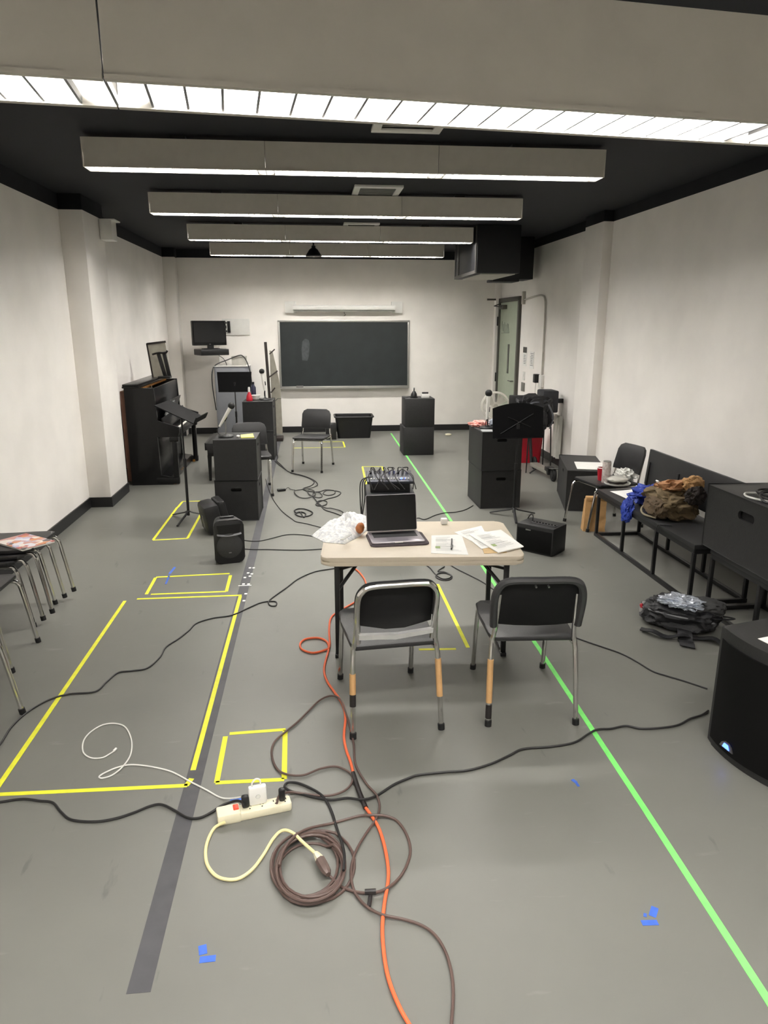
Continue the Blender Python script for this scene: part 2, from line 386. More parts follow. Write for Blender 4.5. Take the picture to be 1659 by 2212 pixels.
# ducted air unit, upper right
du = thing('air_handler', 'black box air unit with light grey underside panel, hung in the upper right corner', 'air unit', (2.5, 10.38, 2.6))
part('casing', B().box((0, 0, .3), (.58, 1.45, .6), .008), mat('unit_black', (13, 15, 20), rough=.6), du)
part('side_frame', B().box((-.295, -.68, .3), (.012, .05, .58)).box((-.295, .45, .3), (.012, .03, .58)).box((-.295, .69, .3), (.012, .05, .58)).box((-.295, 0, .02), (.012, 1.43, .04)), mat('unit_grey', (60, 58, 56), rough=.5), du)
part('intake_panel', B().box((.02, -.05, -.006), (.46, 1.2, .012), .003), mat('panel_grey', (170, 168, 160), rough=.6), du)
single('air_duct', B().box((3.08, 11.15, 2.9), (.56, .5, .6), .006).box((2.95, 11.1, 2.585), (.4, .4, .04), .006), mat('unit_black', (13, 15, 20)), 'black square duct between the hung air unit and the right wall', 'duct')
single('wall_box', B().box((XL+.30, 8.5, 2.93), (.13, .2, .2), .006).box((XL+.29, 8.52, 3.035), (.22, .24, .012)), WHITE, 'small white junction box at the top of the left pilaster', 'junction box')

# ------------------------------------------------------------------ back wall things
yb = YB
bb = thing('blackboard', 'framed blackboard on the back wall with a chalk smear', 'blackboard', (.628, yb, 1.415))
part('writing_surface', B().box((0, -.012, 0), (2.32, .02, 1.14)), BOARD, bb)
part('frame', B().box((0, -.016, .585), (2.38, .032, .035), .004).box((0, -.016, -.585), (2.38, .032, .035), .004).box((-1.172, -.016, 0), (.035, .032, 1.18), .004).box((1.172, -.016, 0), (.035, .032, 1.18), .004), ALU, bb)
part('chalk_tray', B().box((0, -.05, -.605), (2.36, .1, .014), .004).box((0, -.098, -.597), (2.36, .008, .022)), ALU, bb)
part('chalk_smear', B().prism([(-.06, -.19), (.03, -.2), (.06, -.12), (.08, .1), (.06, .17), (0, .19), (-.05, .14), (-.07, 0)], 0, .0008, TM((-.71, -.0222, .09), RX(90))), mat('chalk_haze', (70, 74, 76), rough=.8, var=.15, scale=25), bb)
single('chalk_eraser', B().box((0, 0, 0), (.13, .05, .045), .01), mat('eraser_grey', (120, 118, 116), rough=.9), 'grey felt eraser lying on the blackboard tray', 'eraser', loc=(-.2, yb-.06, .84))
sc = thing('projection_screen', 'rolled white projection screen in its case above the blackboard', 'projection screen', (.63, yb, 2.23))
part('case', B().prism(rr(.09, .10, .03), -.91, .91, TM((0, -.1, 0), RY(90))), WHITE, sc)
part('pull_bar', B().box((0, -.1, -.058), (1.8, .03, .016), .003), mat('screen_bar_grey', (150, 150, 144), rough=.5), sc)  # bar under the case in one even grey
part('bracket', B().box((-.95, -.03, .01), (.2, .06, .2), .003).box((-.87, -.05, .09), (.03, .04, .04), .003), WHITE, sc)
part('bracket', B().box((.95, -.03, .01), (.2, .06, .2), .003).box((.87, -.05, .09), (.03, .04, .04), .003), WHITE, sc)
part('pull_cord', B().tube(smooth([(.0, -.1, -.065), (.0, -.1, -.1), (.02, -.1, -.12), (-.01, -.1, -.14)], 4), .005, 6), BLKCORD, sc)

# television on its arm
tv = thing('television', 'small black flat television on a swing arm beside the blackboard', 'television', (-1.72, 12.8, 1.8), 0)
tvm = TM((0, 0, 0), RZ(28))
def tbx(c, d, bev=.004): return B().prism(rr(d[0], d[2], bev), -d[1]/2, d[1]/2, tvm @ TM(c, RX(90)))
part('bezel', tbx((0, 0, 0), (.6, .055, .41), .012), GLOSS, tv)
part('screen', tbx((0, -.029, .012), (.55, .003, .34), .003), SCREEN, tv)
part('neck', tbx((.02, .01, -.23), (.1, .05, .1), .01), PLASTIC, tv)
part('stand_foot', B().prism(rr(.3, .2, .06), 0, .02, tvm @ TM((.02, 0, -.275))), PLASTIC, tv)
part('badge', B().prism(rr(.03, .008, .003), -.0302, -.0295, tvm @ TM((0, 0, -.185), RX(90)) @ Matrix.Scale(-1, 4, (0, 0, 1))), STEEL, tv)
single('disc_player', B().box((0, 0, .055), (.5, .36, .1), .008).box((-.1, -.182, .06), (.2, .004, .03)), PLASTIC, 'black box player under the wall television', 'player', loc=(-1.70, 12.84, 1.425), rz=28)
ar = thing('wall_bracket', 'white wall plate with black swing arm behind the television', 'bracket', (-1.28, yb, 1.9))
part('wall_plate', B().box((-.02, -.012, 0), (.48, .024, .28), .004), WHITE, ar)
part('arm', B().box((-.14, -.03, .0), (.05, .04, .2), .004).box((-.26, -.2, .07), (.05, .36, .03), .004, RZ(35)).box((-.26, -.2, -.07), (.05, .36, .03), .004, RZ(35)).box((-.26, -.2, 0), (.04, .33, .05), .004, RZ(35)), BLKMET, ar)
part('shelf_post', B().box((-.42, -.4, -.46), (.22, .1, .02), .004).box((-.40, -.36, -.2), (.03, .02, .54)), BLKMET, ar)
wc = B().tube(smooth([(-1.62, yb-.03, 1.42), (-1.62, yb-.03, 1.0), (-1.63, yb-.03, .5), (-1.64, yb-.03, .12)], 5), .012, 6)
single('wall_raceway', wc, WHITE, 'thin white cable raceway running down the wall below the television', 'raceway')
single('tv_cable', B().tube(smooth([(-1.58, 12.85, 1.42), (-1.5, 12.86, 1.36), (-1.46, 12.9, 1.24), (-1.53, 12.9, 1.18), (-1.57, 12.9, 1.1)], 6), .006, 6).cyl((-1.57, 12.9, 1.1), (-1.575, 12.9, 1.04), .014), BLKCORD, 'black cable dangling below the wall television', 'cable')

cb = thing('cabinet', 'tall grey metal cabinet against the back wall behind the black music stand', 'cabinet', (-1.36, 12.92, 0))
part('body', B().box((0, 0, .62), (.58, .5, 1.24), .008), GREYPAINT, cb)
part('door', B().box((0, -.255, .62), (.55, .012, 1.16), .004), GREYPAINT, cb)
part('top_sheet', B().box((.0, 0, 1.245), (.6, .52, .012), .003), WHITE, cb)
bx = thing('carton', 'small pale box sitting on the grey cabinet', 'box', (-1.24, 12.9, 1.252))
part('body', B().box((0, 0, .07), (.24, .2, .14), .004), mat('pale_grey_card', (176, 174, 166), rough=.7), bx)
part('lid', B().box((0, 0, .145), (.25, .21, .02), .003), mat('pale_grey_card', (176, 174, 166)), bx)
single('power_lead', B().tube(smooth([(-1.65, 12.62, .5), (-1.69, 12.63, .9), (-1.68, 12.62, 1.15), (-1.62, 12.7, 1.27), (-1.4, 12.78, 1.36), (-1.24, 12.78, 1.42), (-1.16, 12.78, 1.41), (-1.08, 12.66, 1.3), (-1.03, 12.62, 1.1), (-1.02, 12.62, .9)], 6), .009, 6), BLKCORD, 'grey black lead draped over the tall grey cabinet', 'cable')

# coat-rack-like easel beside the blackboard
ea = thing('display_easel', 'dark wooden post with a pale narrow panel, standing edge-on left of the blackboard', 'easel', (-.68, 12.35, 0))
part('post', B().box((-.03, 0, .83), (.045, .05, 1.66), .004, RY(-2)), DKBROWN, ea)
part('panel', B().prism([(0, .1), (.17, .1), (.16, .9), (.10, 1.25), (.05, 1.5), (.0, 1.52)], -.012, .012, TM((.0, .08, 0), RX(90))), CARD, ea)
part('crossbar', B().tube([(-.02, -.02, 1.08), (.12, .05, 1.18)], .012, 6), DKBROWN, ea)
part('peg', B().tube([(0, 0, 1.46), (.09, .02, 1.54)], .01, 6), DKBROWN, ea)
part('peg', B().tube([(0, -.02, .82), (.07, 0, .9)], .012, 6), DKBROWN, ea)
part('foot', B().box((.03, 0, .03), (.3, .3, .06), .006), DKBROWN, ea)

# right wall fittings
single('conduit', B().tube(smooth([(XR-.02, 11.6, 2.33), (XR-.02, 11.1, 2.36), (XR-.02, 10.72, 2.36), (XR-.02, 10.58, 2.30), (XR-.02, 10.54, 2.1), (XR-.02, 10.53, 1.6), (XR-.02, 10.53, 1.2)], 6), .014, 8).box((XR-.025, 11.66, 2.36), (.05, .07, .2), .004),
       mat('conduit_paint', (176, 172, 162), rough=.5), 'painted conduit bending down the right wall past the door', 'conduit')
def notice(y, z, wy, hz, label, head):
    t = thing('notice', label, 'notice', (XR, y, z))
    part('sheet', B().box((-.003, 0, 0), (.006, wy, hz)), PAPER, t)
    k = B()
    if head: part('heading_band', B().box((-.007, 0, hz/2-.045), (.002, wy, .09)), mat('dark_heading', (60, 58, 56), var=0), t)
    z0 = hz/2-(.13 if head else .03)
    while z0 > -hz/2+.03:
        k.box((-.0066, random.uniform(-.01, .01), z0), (.0012, wy*random.uniform(.5, .8), .008)); z0 -= .026
    part('print', k, INK, t)
notice(11.50, 1.44, .2, .3, 'white notice with dark heading on the right wall next to the door', True)
notice(11.12, 1.40, .2, .26, 'plain printed white notice on the right wall, right of the headed notice', False)
single('switch_plate', B().box((XR-.006, 11.5, 1.13), (.012, .1, .14), .003).box((XR-.014, 11.5, 1.13), (.01, .02, .04), .002), WHITE, 'white switch plate below the notices by the door', 'switch')
single('sign', B().box((XR-.006, 11.52, .95), (.012, .18, .14), .003), mat('sign_grey', (110, 108, 102)), 'small grey square sign below the white switch plate', 'sign')
so = thing('wall_socket', 'white socket box with a black plug-in adapter on the right wall', 'socket', (XR, 10.62, 1.12))
part('box', B().box((-.025, -.09, 0), (.05, .12, .18), .006), WHITE, so)
part('adapter', B().box((-.06, .05, .03), (.08, .1, .13), .01), PLASTIC, so)
part('lead', B().tube(smooth([(-.05, .08, -.03), (-.05, .1, -.15), (-.05, .09, -.35)], 5), .006, 6), WHCORD, so)
single('blade_sign', B().box((XR-.13, 13.14, 2.38), (.26, .012, .03), .002), DOORF, 'thin dark shelf-like sign edge sticking out above the door corner', 'sign')

# ------------------------------------------------------------------ black rehearsal boxes
def rbox_faces(b, wd, d, h, slots):
    """box standing on z=0, with rounded hand slots cut through the named faces"""
    frames = {'front': (Vector((0, -d/2, h/2)), Vector((1, 0, 0)), Vector((0, 0, 1)), wd, h), 'back': (Vector((0, d/2, h/2)), Vector((-1, 0, 0)), Vector((0, 0, 1)), wd, h),
              'left': (Vector((-wd/2, 0, h/2)), Vector((0, -1, 0)), Vector((0, 0, 1)), d, h), 'right': (Vector((wd/2, 0, h/2)), Vector((0, 1, 0)), Vector((0, 0, 1)), d, h),
              'top': (Vector((0, 0, h)), Vector((1, 0, 0)), Vector((0, 1, 0)), wd, d), 'bottom': (Vector((0, 0, 0)), Vector((-1, 0, 0)), Vector((0, 1, 0)), wd, d)}
    for nm, (c, u, v, a, e) in frames.items():
        P = lambda x, y, k=0: c + u*x + v*y - u.cross(v)*k
        out = [b.bm.verts.new(P(x, y)) for x, y in ((-a/2, -e/2), (a/2, -e/2), (a/2, e/2), (-a/2, e/2))]
        sl = slots.get(nm)
        if not sl: b.bm.faces.new(out); continue
        x0, y0, sw, sh = sl
        loop = [b.bm.verts.new(P(x, y)) for x, y in rr(sw, sh, sh*.45, 4, x0, y0)]
        inn = [b.bm.verts.new(P(x, y, .018)) for x, y in rr(sw, sh, sh*.45, 4, x0, y0)]
        es = [b.bm.edges.new((out[i], out[(i+1) % 4])) for i in range(4)] + [b.bm.edges.new((loop[i], loop[(i+1) % len(loop)])) for i in range(len(loop))]
        bmesh.ops.triangle_fill(b.bm, use_beauty=True, edges=es)
        for i in range(len(loop)): b.bm.faces.new((loop[i], inn[i], inn[(i+1) % len(loop)], loop[(i+1) % len(loop)]))
    return b
def stage_box(label, loc, rz, wd, d, h, slots, group=None):
    t = thing('stage_box', label, 'box', loc, rz, group)
    b = rbox_faces(B(), wd, d, h, slots)
    bmesh.ops.remove_doubles(b.bm, verts=b.bm.verts[:], dist=1e-5)
    es = [e for e in b.bm.edges if len(e.link_faces) == 2 and e.calc_face_angle(0) > 1.4 and all(abs(abs(v.co.x)-wd/2) < 1e-4 or abs(abs(v.co.y)-d/2) < 1e-4 for v in e.verts) and (e.verts[0].co-e.verts[1].co).length > .3]
    bmesh.ops.bevel(b.bm, geom=es, offset=.006, segments=2, affect='EDGES', profile=.5)
    part('shell', b, BOXPAINT, t, sharp=25)
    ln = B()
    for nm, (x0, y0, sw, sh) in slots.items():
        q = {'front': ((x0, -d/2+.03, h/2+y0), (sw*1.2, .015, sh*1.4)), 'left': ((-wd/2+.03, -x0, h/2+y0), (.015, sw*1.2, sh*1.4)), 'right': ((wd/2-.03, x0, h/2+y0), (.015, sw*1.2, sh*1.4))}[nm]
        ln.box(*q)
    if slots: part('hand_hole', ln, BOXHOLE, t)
    return t
HS = (0, .115, .11, .036)
GB = 'black stage boxes'
stage_box('lower black stage box of the front left stack, hand slot facing the camera', (-.775, 7.36, 0), -1, .425, .50, .42, {'front': HS, 'right': HS}, GB)
stage_box('upper black stage box of the front left stack, carrying a microphone and yellow notes', (-.770, 7.355, .421), -1, .42, .49, .42, {'right': HS}, GB)
stage_box('lower black stage box of the stack behind the front left one', (-.78, 10.74, 0), -2, .44, .5, .43, {'right': HS}, GB)
stage_box('upper black stage box with red bottle and microphone, in the rear left stack', (-.775, 10.74, .431), -2, .43, .5, .43, {'right': HS}, GB)
stage_box('lower black stage box of the stack standing below the blackboard right edge', (1.62, 10.88, 0), 0, .47, .46, .43, {}, GB)
stage_box('upper black stage box under the small cup, below the blackboard right edge', (1.635, 10.88, .431), 0, .45, .44, .43, {}, GB)
stage_box('lower black stage box of the right stack, behind the curved music stand', (2.02, 7.65, 0), 1, .44, .60, .42, {'front': HS}, GB)
stage_box('upper black stage box of the right stack, with tissues and a microphone', (2.015, 7.65, .421), 1, .44, .60, .42, {'front': HS}, GB)
stage_box('single black stage box on the floor with a white sheet, left of the snack chair', (3.02, 7.58, 0), -14, .42, .95, .44, {'left': (0.0, .13, .11, .036)}, GB)
stage_box('big black stage box on the nearer bench with cables coiled on top', (3.02, 4.0, .455), 0, .62, 1.02, .43, {'left': (-.06, .1, .17, .055)}, GB)
single('case', B().box((0, 0, .13), (.18, .3, .26), .008), PLASTIC, 'small black case on the floor between the middle chair and the black tub', 'case', loc=(.33, 12.45, 0))

# tub
tb = thing('storage_tub', 'open black plastic tub on the floor under the blackboard', 'tub', (.74, 12.6, 0))
def tub(b, wt, dt, wb, db, h, th, n=6):
    rings = []
    for wd, d, z in ((wb, db, 0), (wt, dt, h), (wt-2*th, dt-2*th, h), (wb-2*th, db-2*th, th)):
        rings.append([b.bm.verts.new((x, y, z)) for x, y in rr(wd, d, .05, n)])
    N = len(rings[0])
    for A, D in zip(rings, rings[1:]):
        for k in range(N): b.bm.faces.new((A[k], A[(k+1) % N], D[(k+1) % N], D[k]))
    b.bm.faces.new(rings[0][::-1]); b.bm.faces.new(rings[-1]); return b
part('body', tub(B(), .66, .44, .57, .36, .38, .008), mat('tub_black', (20, 20, 22), rough=.45), tb)
rim = B(); pr = [Vector((x, y, .378)) for x, y in rr(.68, .46, .06, 6)]
rim.tube(pr, .014, 6, closed=True); part('rim', rim, mat('tub_black', (20, 20, 22)), tb)

# ------------------------------------------------------------------ chairs
def make_chair(name, label, style='shell', group=None):
    t = thing(name, label, 'chair', (0, 0, 0), 0, group)
    # seat faces +y
    poly = [(-.20, -.26), (.20, -.26), (.215, -.20), (.225, .05), (.22, .17), (.19, .205), (-.19, .205), (-.22, .17), (-.225, .05), (-.215, -.20)]
    sb = B().prism(poly, .425, .45, bev=.008)
    bmesh.ops.subdivide_edges(sb.bm, edges=[e for e in sb.bm.edges if e.calc_length() > .12], cuts=3, use_grid_fill=True)
    for v in sb.bm.verts:
        v.co.z += .018*(v.co.y/.2 if v.co.y > 0 else 0)*.6 - .018*max(0, 1-(v.co.x/.2)**2)*max(0, 1-((v.co.y+.05)/.18)**2)
    part('seat', sb, SEATP, t)
    r = .0125
    for s in (-1, 1):
        # rear leg runs up into the back
        o = part('leg', B().tube(smooth([(s*.222, -.33, .0), (s*.214, -.285, .30), (s*.208, -.262, .42), (s*.20, -.262, .46), (s*.195, -.275, .52), (s*.188, -.31, .70)], 5), r, 10), CHROME, t)
        part('foot_cap', B().cyl((s*.222, -.331, 0), (s*.221, -.327, .03), .017, n=12), RUBBER, o)
        o = part('leg', B().tube(smooth([(s*.205, .28, 0), (s*.20, .225, .34), (s*.197, .207, .40), (s*.19, .18, .418), (s*.185, .10, .42), (s*.19, -.10, .418), (s*.205, -.255, .415)], 5), r, 10), CHROME, t)
        part('foot_cap', B().cyl((s*.205, .28, 0), (s*.204, .275, .03), .017, n=12), RUBBER, o)
    part('seat_frame', B().cyl((-.19, .14, .414), (.19, .14, .414), .010, n=8).cyl((-.205, -.2, .41), (.205, -.2, .41), .010, n=8), CHROME, t)
    if style == 'shell' or style == 'plain':
        tilt = TM((0, -.29, .655), RX(14))
        prof = [(-.205, -.13), (.205, -.13), (.21, -.10), (.205, .07), (.185, .115), (.14, .138), (-.14, .138), (-.185, .115), (-.205, .07), (-.21, -.10)]
        bk = B().prism(prof, -.014, .014, tilt @ TM((0, 0, 0), RX(90)), bev=.006)
        bmesh.ops.subdivide_edges(bk.bm, edges=[e for e in bk.bm.edges if e.calc_length() > .12], cuts=3, use_grid_fill=True)
        for v in bk.bm.verts: v.co.y -= .03*max(0, 1-(v.co.x/.2)**2)
        bo = part('backrest', bk, SEATP if style == 'plain' else mat('shell_hollow', (15, 15, 16), rough=.6, var=.1, spec=.25), t)
        if style == 'shell':
            lip = B()
            lip.tube(smooth([tilt @ Vector(p) for p in ((-.208, -.028, -.13), (-.214, -.026, .0), (-.207, -.026, .07), (-.185, -.028, .115), (-.135, -.03, .136), (0, -.034, .139), (.135, -.03, .136), (.185, -.028, .115), (.207, -.026, .07), (.214, -.026, 0), (.208, -.028, -.13))], 4), .019, 8)
            part('back_lip', lip, mat('chair_shell_edge', (48, 48, 49), rough=.4), bo)
            part('screw', B().cyl(tilt @ Vector((-.03, -.045, .118)), tilt @ Vector((-.03, -.06, .118)), .005, n=8), STEEL, bo)
            part('screw', B().cyl(tilt @ Vector((.03, -.045, .118)), tilt @ Vector((.03, -.06, .118)), .005, n=8), STEEL, bo)
    else:
        tilt = TM((0, -.29, .648), RX(14)) @ Matrix.Scale(.93, 4, (1, 0, 0))
        prof = [(-.195, -.10), (-.05, -.125), (.05, -.125), (.195, -.10), (.20, .07), (.18, .115), (.14, .135), (-.14, .135), (-.18, .115), (-.20, .07)]
        bk = B().prism(prof, -.008, .008, tilt @ TM((0, .02, 0), RX(90)), bev=.004)
        bmesh.ops.subdivide_edges(bk.bm, edges=[e for e in bk.bm.edges if e.calc_length() > .12], cuts=3, use_grid_fill=True)
        for v in bk.bm.verts: v.co.y += .01 - .02*max(0, 1-(v.co.x/.2)**2)
        bo = part('backrest', bk, mat('worn_back_shell', (17, 17, 18), rough=.5, var=.3, scale=6, spec=.3), t)
        fr = [tilt @ Vector(p) for p in ((-.196, -.015, -.18), (-.203, -.015, -.05), (-.202, -.015, .07), (-.18, -.015, .118), (-.135, -.015, .14), (0, -.015, .142), (.135, -.015, .14), (.18, -.015, .118), (.202, -.015, .07), (.203, -.015, -.05), (.196, -.015, -.18))]
        part('back_frame', B().tube(smooth(fr, 5), .0135, 10), CHROME, t)
        part('back_edge', B().tube(smooth([p + Vector((0, .017, .004)) for p in fr[1:-1]], 5), .0145, 8), SEATP, bo)
        part('crossbar', B().prism([(-.195, -.016), (-.1, -.02), (0, -.028), (.195, -.006), (.195, .018), (0, .0), (-.195, .012)], -.010, .010, tilt @ TM((0, -.022, -.135), RX(90))), mat('chrome_bar', (222, 222, 220), rough=.3, metal=.55, var=.05), t)
    return t
def tape_wraps(ch, specs):
    legs = {}
    for leg in [x for x in bpy.data.objects if x.parent == ch and x.name.startswith('leg')]:
        co = [v.co for v in leg.data.vertices]
        mx = sum(c.x for c in co)/len(co); my = min(c.y for c in co)
        legs[('L' if mx < 0 else 'R') + ('rear' if my < -.3 else 'front')] = leg
    for key, z0, z1, mt in specs:
        s = -1 if key[0] == 'L' else 1
        f = lambda z: Vector((s*(.222-.008*z/.3), -.33+.045*z/.3, z))
        part('tape_wrap', B().tube([f(z0), f((z0+z1)/2), f(z1)], .0155, 12), mt, legs[key])
fl = make_chair('chair', 'front left black chair at the cream table, chrome frame bare around its back', 'frame')
retag(fl, fl['label'], (.352, 3.40, 0), 5)
tape_wraps(fl, [('Lrear', .22, .32, TAN), ('Lrear', .16, .22, ETAPE), ('Rrear', .17, .36, TAN)])
fr_ = make_chair('chair', 'front right black chair at the cream table, full black back shell', 'shell')
retag(fr_, fr_['label'], (1.085, 3.41, 0), -4)
tape_wraps(fr_, [('Lrear', .12, .34, TAN), ('Lrear', .04, .11, ETAPE)])
pc = make_chair('chair', 'lone black chair standing in the open floor before the black tub', 'plain')
retag(pc, pc['label'], (-.01, 9.77, 0), 165)
retag(copy_tree(pc), 'black chair behind the front left box stack, mostly hidden', (-.72, 8.42, 0), 78 - 90 + 200)
retag(copy_tree(pc), 'black chair on the right holding snacks and a red cup, next to the bench', (2.86, 6.62, 0), 102)
GC = 'chairs along the left wall'
lc = copy_tree(pc); lc['group'] = GC; retag(lc, 'bottom chair of the three stacked by the left wall', (-2.15, 4.78, 0), -90)
lc2 = copy_tree(lc); retag(lc2, 'middle chair of the three stacked by the left wall', (-2.10, 4.83, .03), -91)
lc3 = copy_tree(lc); retag(lc3, 'top chair of the stack by the left wall, holding a colourful magazine', (-2.05, 4.88, .06), -92)
retag(copy_tree(lc), 'black chair by the left wall, next nearer than the stack of three', (-2.04, 4.13, 0), -90)
retag(copy_tree(lc), 'nearest black chair at the left edge of the view', (-1.80, 3.24, 0), -88)

mg = thing('magazine', 'colourful illustrated magazine lying on the stacked chairs', 'magazine', (-1.96, 4.82, .513), -38)
part('pages', B().box((0, 0, .006), (.33, .23, .010), .002), PAPER, mg)
cv = B().box((0, 0, .0125), (.332, .232, .003))
cm = bpy.data.materials.new('magazine_cover'); cm.use_nodes = True; nt = cm.node_tree
vo = nt.nodes.new('ShaderNodeTexVoronoi'); vo.inputs['Scale'].default_value = 24; tcn = nt.nodes.new('ShaderNodeTexCoord'); nt.links.new(tcn.outputs['Object'], vo.inputs['Vector'])
rp = nt.nodes.new('ShaderNodeValToRGB'); rp.color_ramp.interpolation = 'CONSTANT'; els = rp.color_ramp.elements
for k, (p, c) in enumerate([(0, (206, 150, 140)), (.2, (228, 226, 232)), (.36, (214, 138, 84)), (.48, (84, 72, 76)), (.58, (196, 190, 214)), (.72, (190, 92, 84)), (.86, (236, 226, 216))]):
    e = els[0] if k == 0 else (els[1] if k == 1 else els.new(p)); e.position = p; e.color = (*lin(c), 1)
sp = nt.nodes.new('ShaderNodeSeparateColor'); nt.links.new(vo.outputs['Color'], sp.inputs[0]); nt.links.new(sp.outputs[0], rp.inputs['Fac'])
nt.links.new(rp.outputs['Color'], nt.nodes['Principled BSDF'].inputs['Base Color']); nt.nodes['Principled BSDF'].inputs['Roughness'].default_value = .35
part('cover', cv, cm, mg)

# ------------------------------------------------------------------ piano
pn = thing('upright_piano', 'black upright piano against the left wall with its top lid open', 'piano', (-2.25, 8.92, 0))
PL = 1.6
part('side_panel', B().prism([(0, 0), (.50, 0), (.50, .09), (.36, .12), (.35, .60), (.60, .60), (.62, .66), (.62, .72), (.37, .80), (.35, 1.2), (0, 1.2)], -.02, .02, TM((0, .02, 0), RX(90))), GLOSS, pn)
part('side_panel', B().prism([(0, 0), (.50, 0), (.50, .09), (.36, .12), (.35, .60), (.60, .60), (.62, .66), (.62, .72), (.37, .80), (.35, 1.2), (0, 1.2)], -.02, .02, TM((0, PL-.02, 0), RX(90))), GLOSS, pn)
part('back_frame', B().box((-.03, PL/2, .6), (.06, PL-.1, 1.12), .004), WOODBR, pn)
part('upper_panel', B().box((.335, PL/2, .99), (.03, PL-.08, .40), .004), GLOSS, pn)
part('lower_panel', B().box((.335, PL/2, .34), (.03, PL-.08, .48), .004), GLOSS, pn)
part('bottom_rail', B().box((.25, PL/2, .06), (.48, PL-.08, .1), .006), GLOSS, pn)
part('key_bed', B().box((.47, PL/2, .62), (.28, PL-.08, .05), .006).box((.6, PL/2, .66), (.03, PL-.08, .06), .006), GLOSS, pn)
wk = B(); bkk = B()
for k in range(52):
    y = .06+(PL-.12)*(k+.5)/52
    wk.box((.52, y, .665), (.14, (PL-.12)/52-.0015, .02), .002)
    if k % 7 in (0, 2, 3, 5, 6): bkk.box((.49, y+(PL-.12)/104, .682), (.09, .011, .016), .002)
part('white_keys', wk, IVORY, pn); part('black_keys', bkk, GLOSS, pn)
part('fallboard', B().box((.43, PL/2, .76), (.015, PL-.1, .14), .003, RY(-18)), GLOSS, pn)
part('music_desk', B().box((.42, PL/2-.1, .90), (.014, .85, .24), .004, RY(22)), GLOSS, pn)
part('desk_sheen', B().box((.432, PL/2-.28, .90), (.004, .36, .18), 0, RY(22)), mat('grey_paper_and_sheen', (158, 160, 160), rough=.5), pn)  # reflection on the glossy music desk, painted as a flat grey panel
part('leg', B().box((.545, .04, .32), (.06, .06, .56), .008).box((.545, .04, .57), (.1, .08, .06), .008), GLOSS, pn)
part('leg', B().box((.545, PL-.04, .32), (.06, .06, .56), .008).box((.545, PL-.04, .57), (.1, .08, .06), .008), GLOSS, pn)
part('toe_block', B().box((.44, .03, .05), (.28, .07, .08), .01), GLOSS, pn)
part('toe_block', B().box((.44, PL-.03, .05), (.28, .07, .08), .01), GLOSS, pn)
part('lid', B().box((.09, PL/2, 1.212), (.21, PL+.04, .024), .005), GLOSS, pn)
part('lid_flap', B().box((.085, PL/2, 1.236), (.19, PL+.04, .022), .005), GLOSS, pn)
part('action_rail', B().box((.27, PL/2, 1.13), (.08, PL-.1, .03)).box((.24, PL/2, 1.08), (.04, PL-.1, .04)), BRASS, pn)
part('hinge_strip', B().box((.2, PL/2, 1.19), (.015, PL-.02, .02)), BRASS, pn)
for k in range(3): part('pedal', B().box((.42, PL/2-.12+.1*k, .06), (.16, .035, .012), .004), BRASS, pn)
for yy in (.05, PL-.05): part('caster', B().cyl((.52, yy-.02, .02), (.52, yy+.02, .02), .02, n=12), BRASS, pn)

fb = thing('framed_board', 'grey framed board leaning upright on top of the black piano', 'board', (-2.00, 10.1, 1.249), 0)
tl = TM((0, 0, 0), RX(-6) @ RY(-7))
part('panel', B().prism([(-.13, 0), (.10, 0), (.10, .46), (-.13, .46)], -.01, .01, tl @ TM((0, 0, .0), RX(90))), CARD, fb)
part('border', B().prism([(-.14, .45), (.11, .45), (.11, .475), (-.14, .475)], -.014, .014, tl @ TM((0, 0, 0), RX(90))).prism([(-.15, 0), (-.13, 0), (-.13, .47), (-.15, .47)], -.014, .014, tl @ TM((0, 0, 0), RX(90))), DKBROWN, fb)
bs = thing('folding_book_stand', 'small black folding stand in front of the grey framed board on the piano', 'stand', (-1.945, 9.92, 1.249), 0)
part('slat', B().box((-.03, 0, .17), (.05, .02, .35), .006, RY(-13)), BLKMET, bs)
part('slat', B().box((.03, .02, .17), (.05, .02, .35), .006, RY(-9)), BLKMET, bs)
part('hook_bar', B().tube(smooth([(-.14, -.02, .31), (-.06, -.02, .33), (.03, -.02, .33), (.06, -.02, .36)], 4), .014, 6), BLKMET, bs)
part('foot', B().box((.0, -.02, .014), (.16, .14, .028), .006), BLKMET, bs)

bn = thing('piano_bench', 'black padded bench in front of the piano keys', 'bench', (-1.15, 9.52, 0), 0)
part('seat', B().prism(rr(.42, .95, .04), .40, .49, bev=.025), mat('bench_vinyl', (24, 24, 25), rough=.35), bn)
part('apron', B().box((0, 0, .36), (.36, .88, .08), .006), GLOSS, bn)
for sx in (-1, 1):
    for sy in (-1, 1): part('leg', B().tube([(sx*.16, sy*.40, .33), (sx*.165, sy*.41, 0)], [.028, .017], 8), GLOSS, bn)

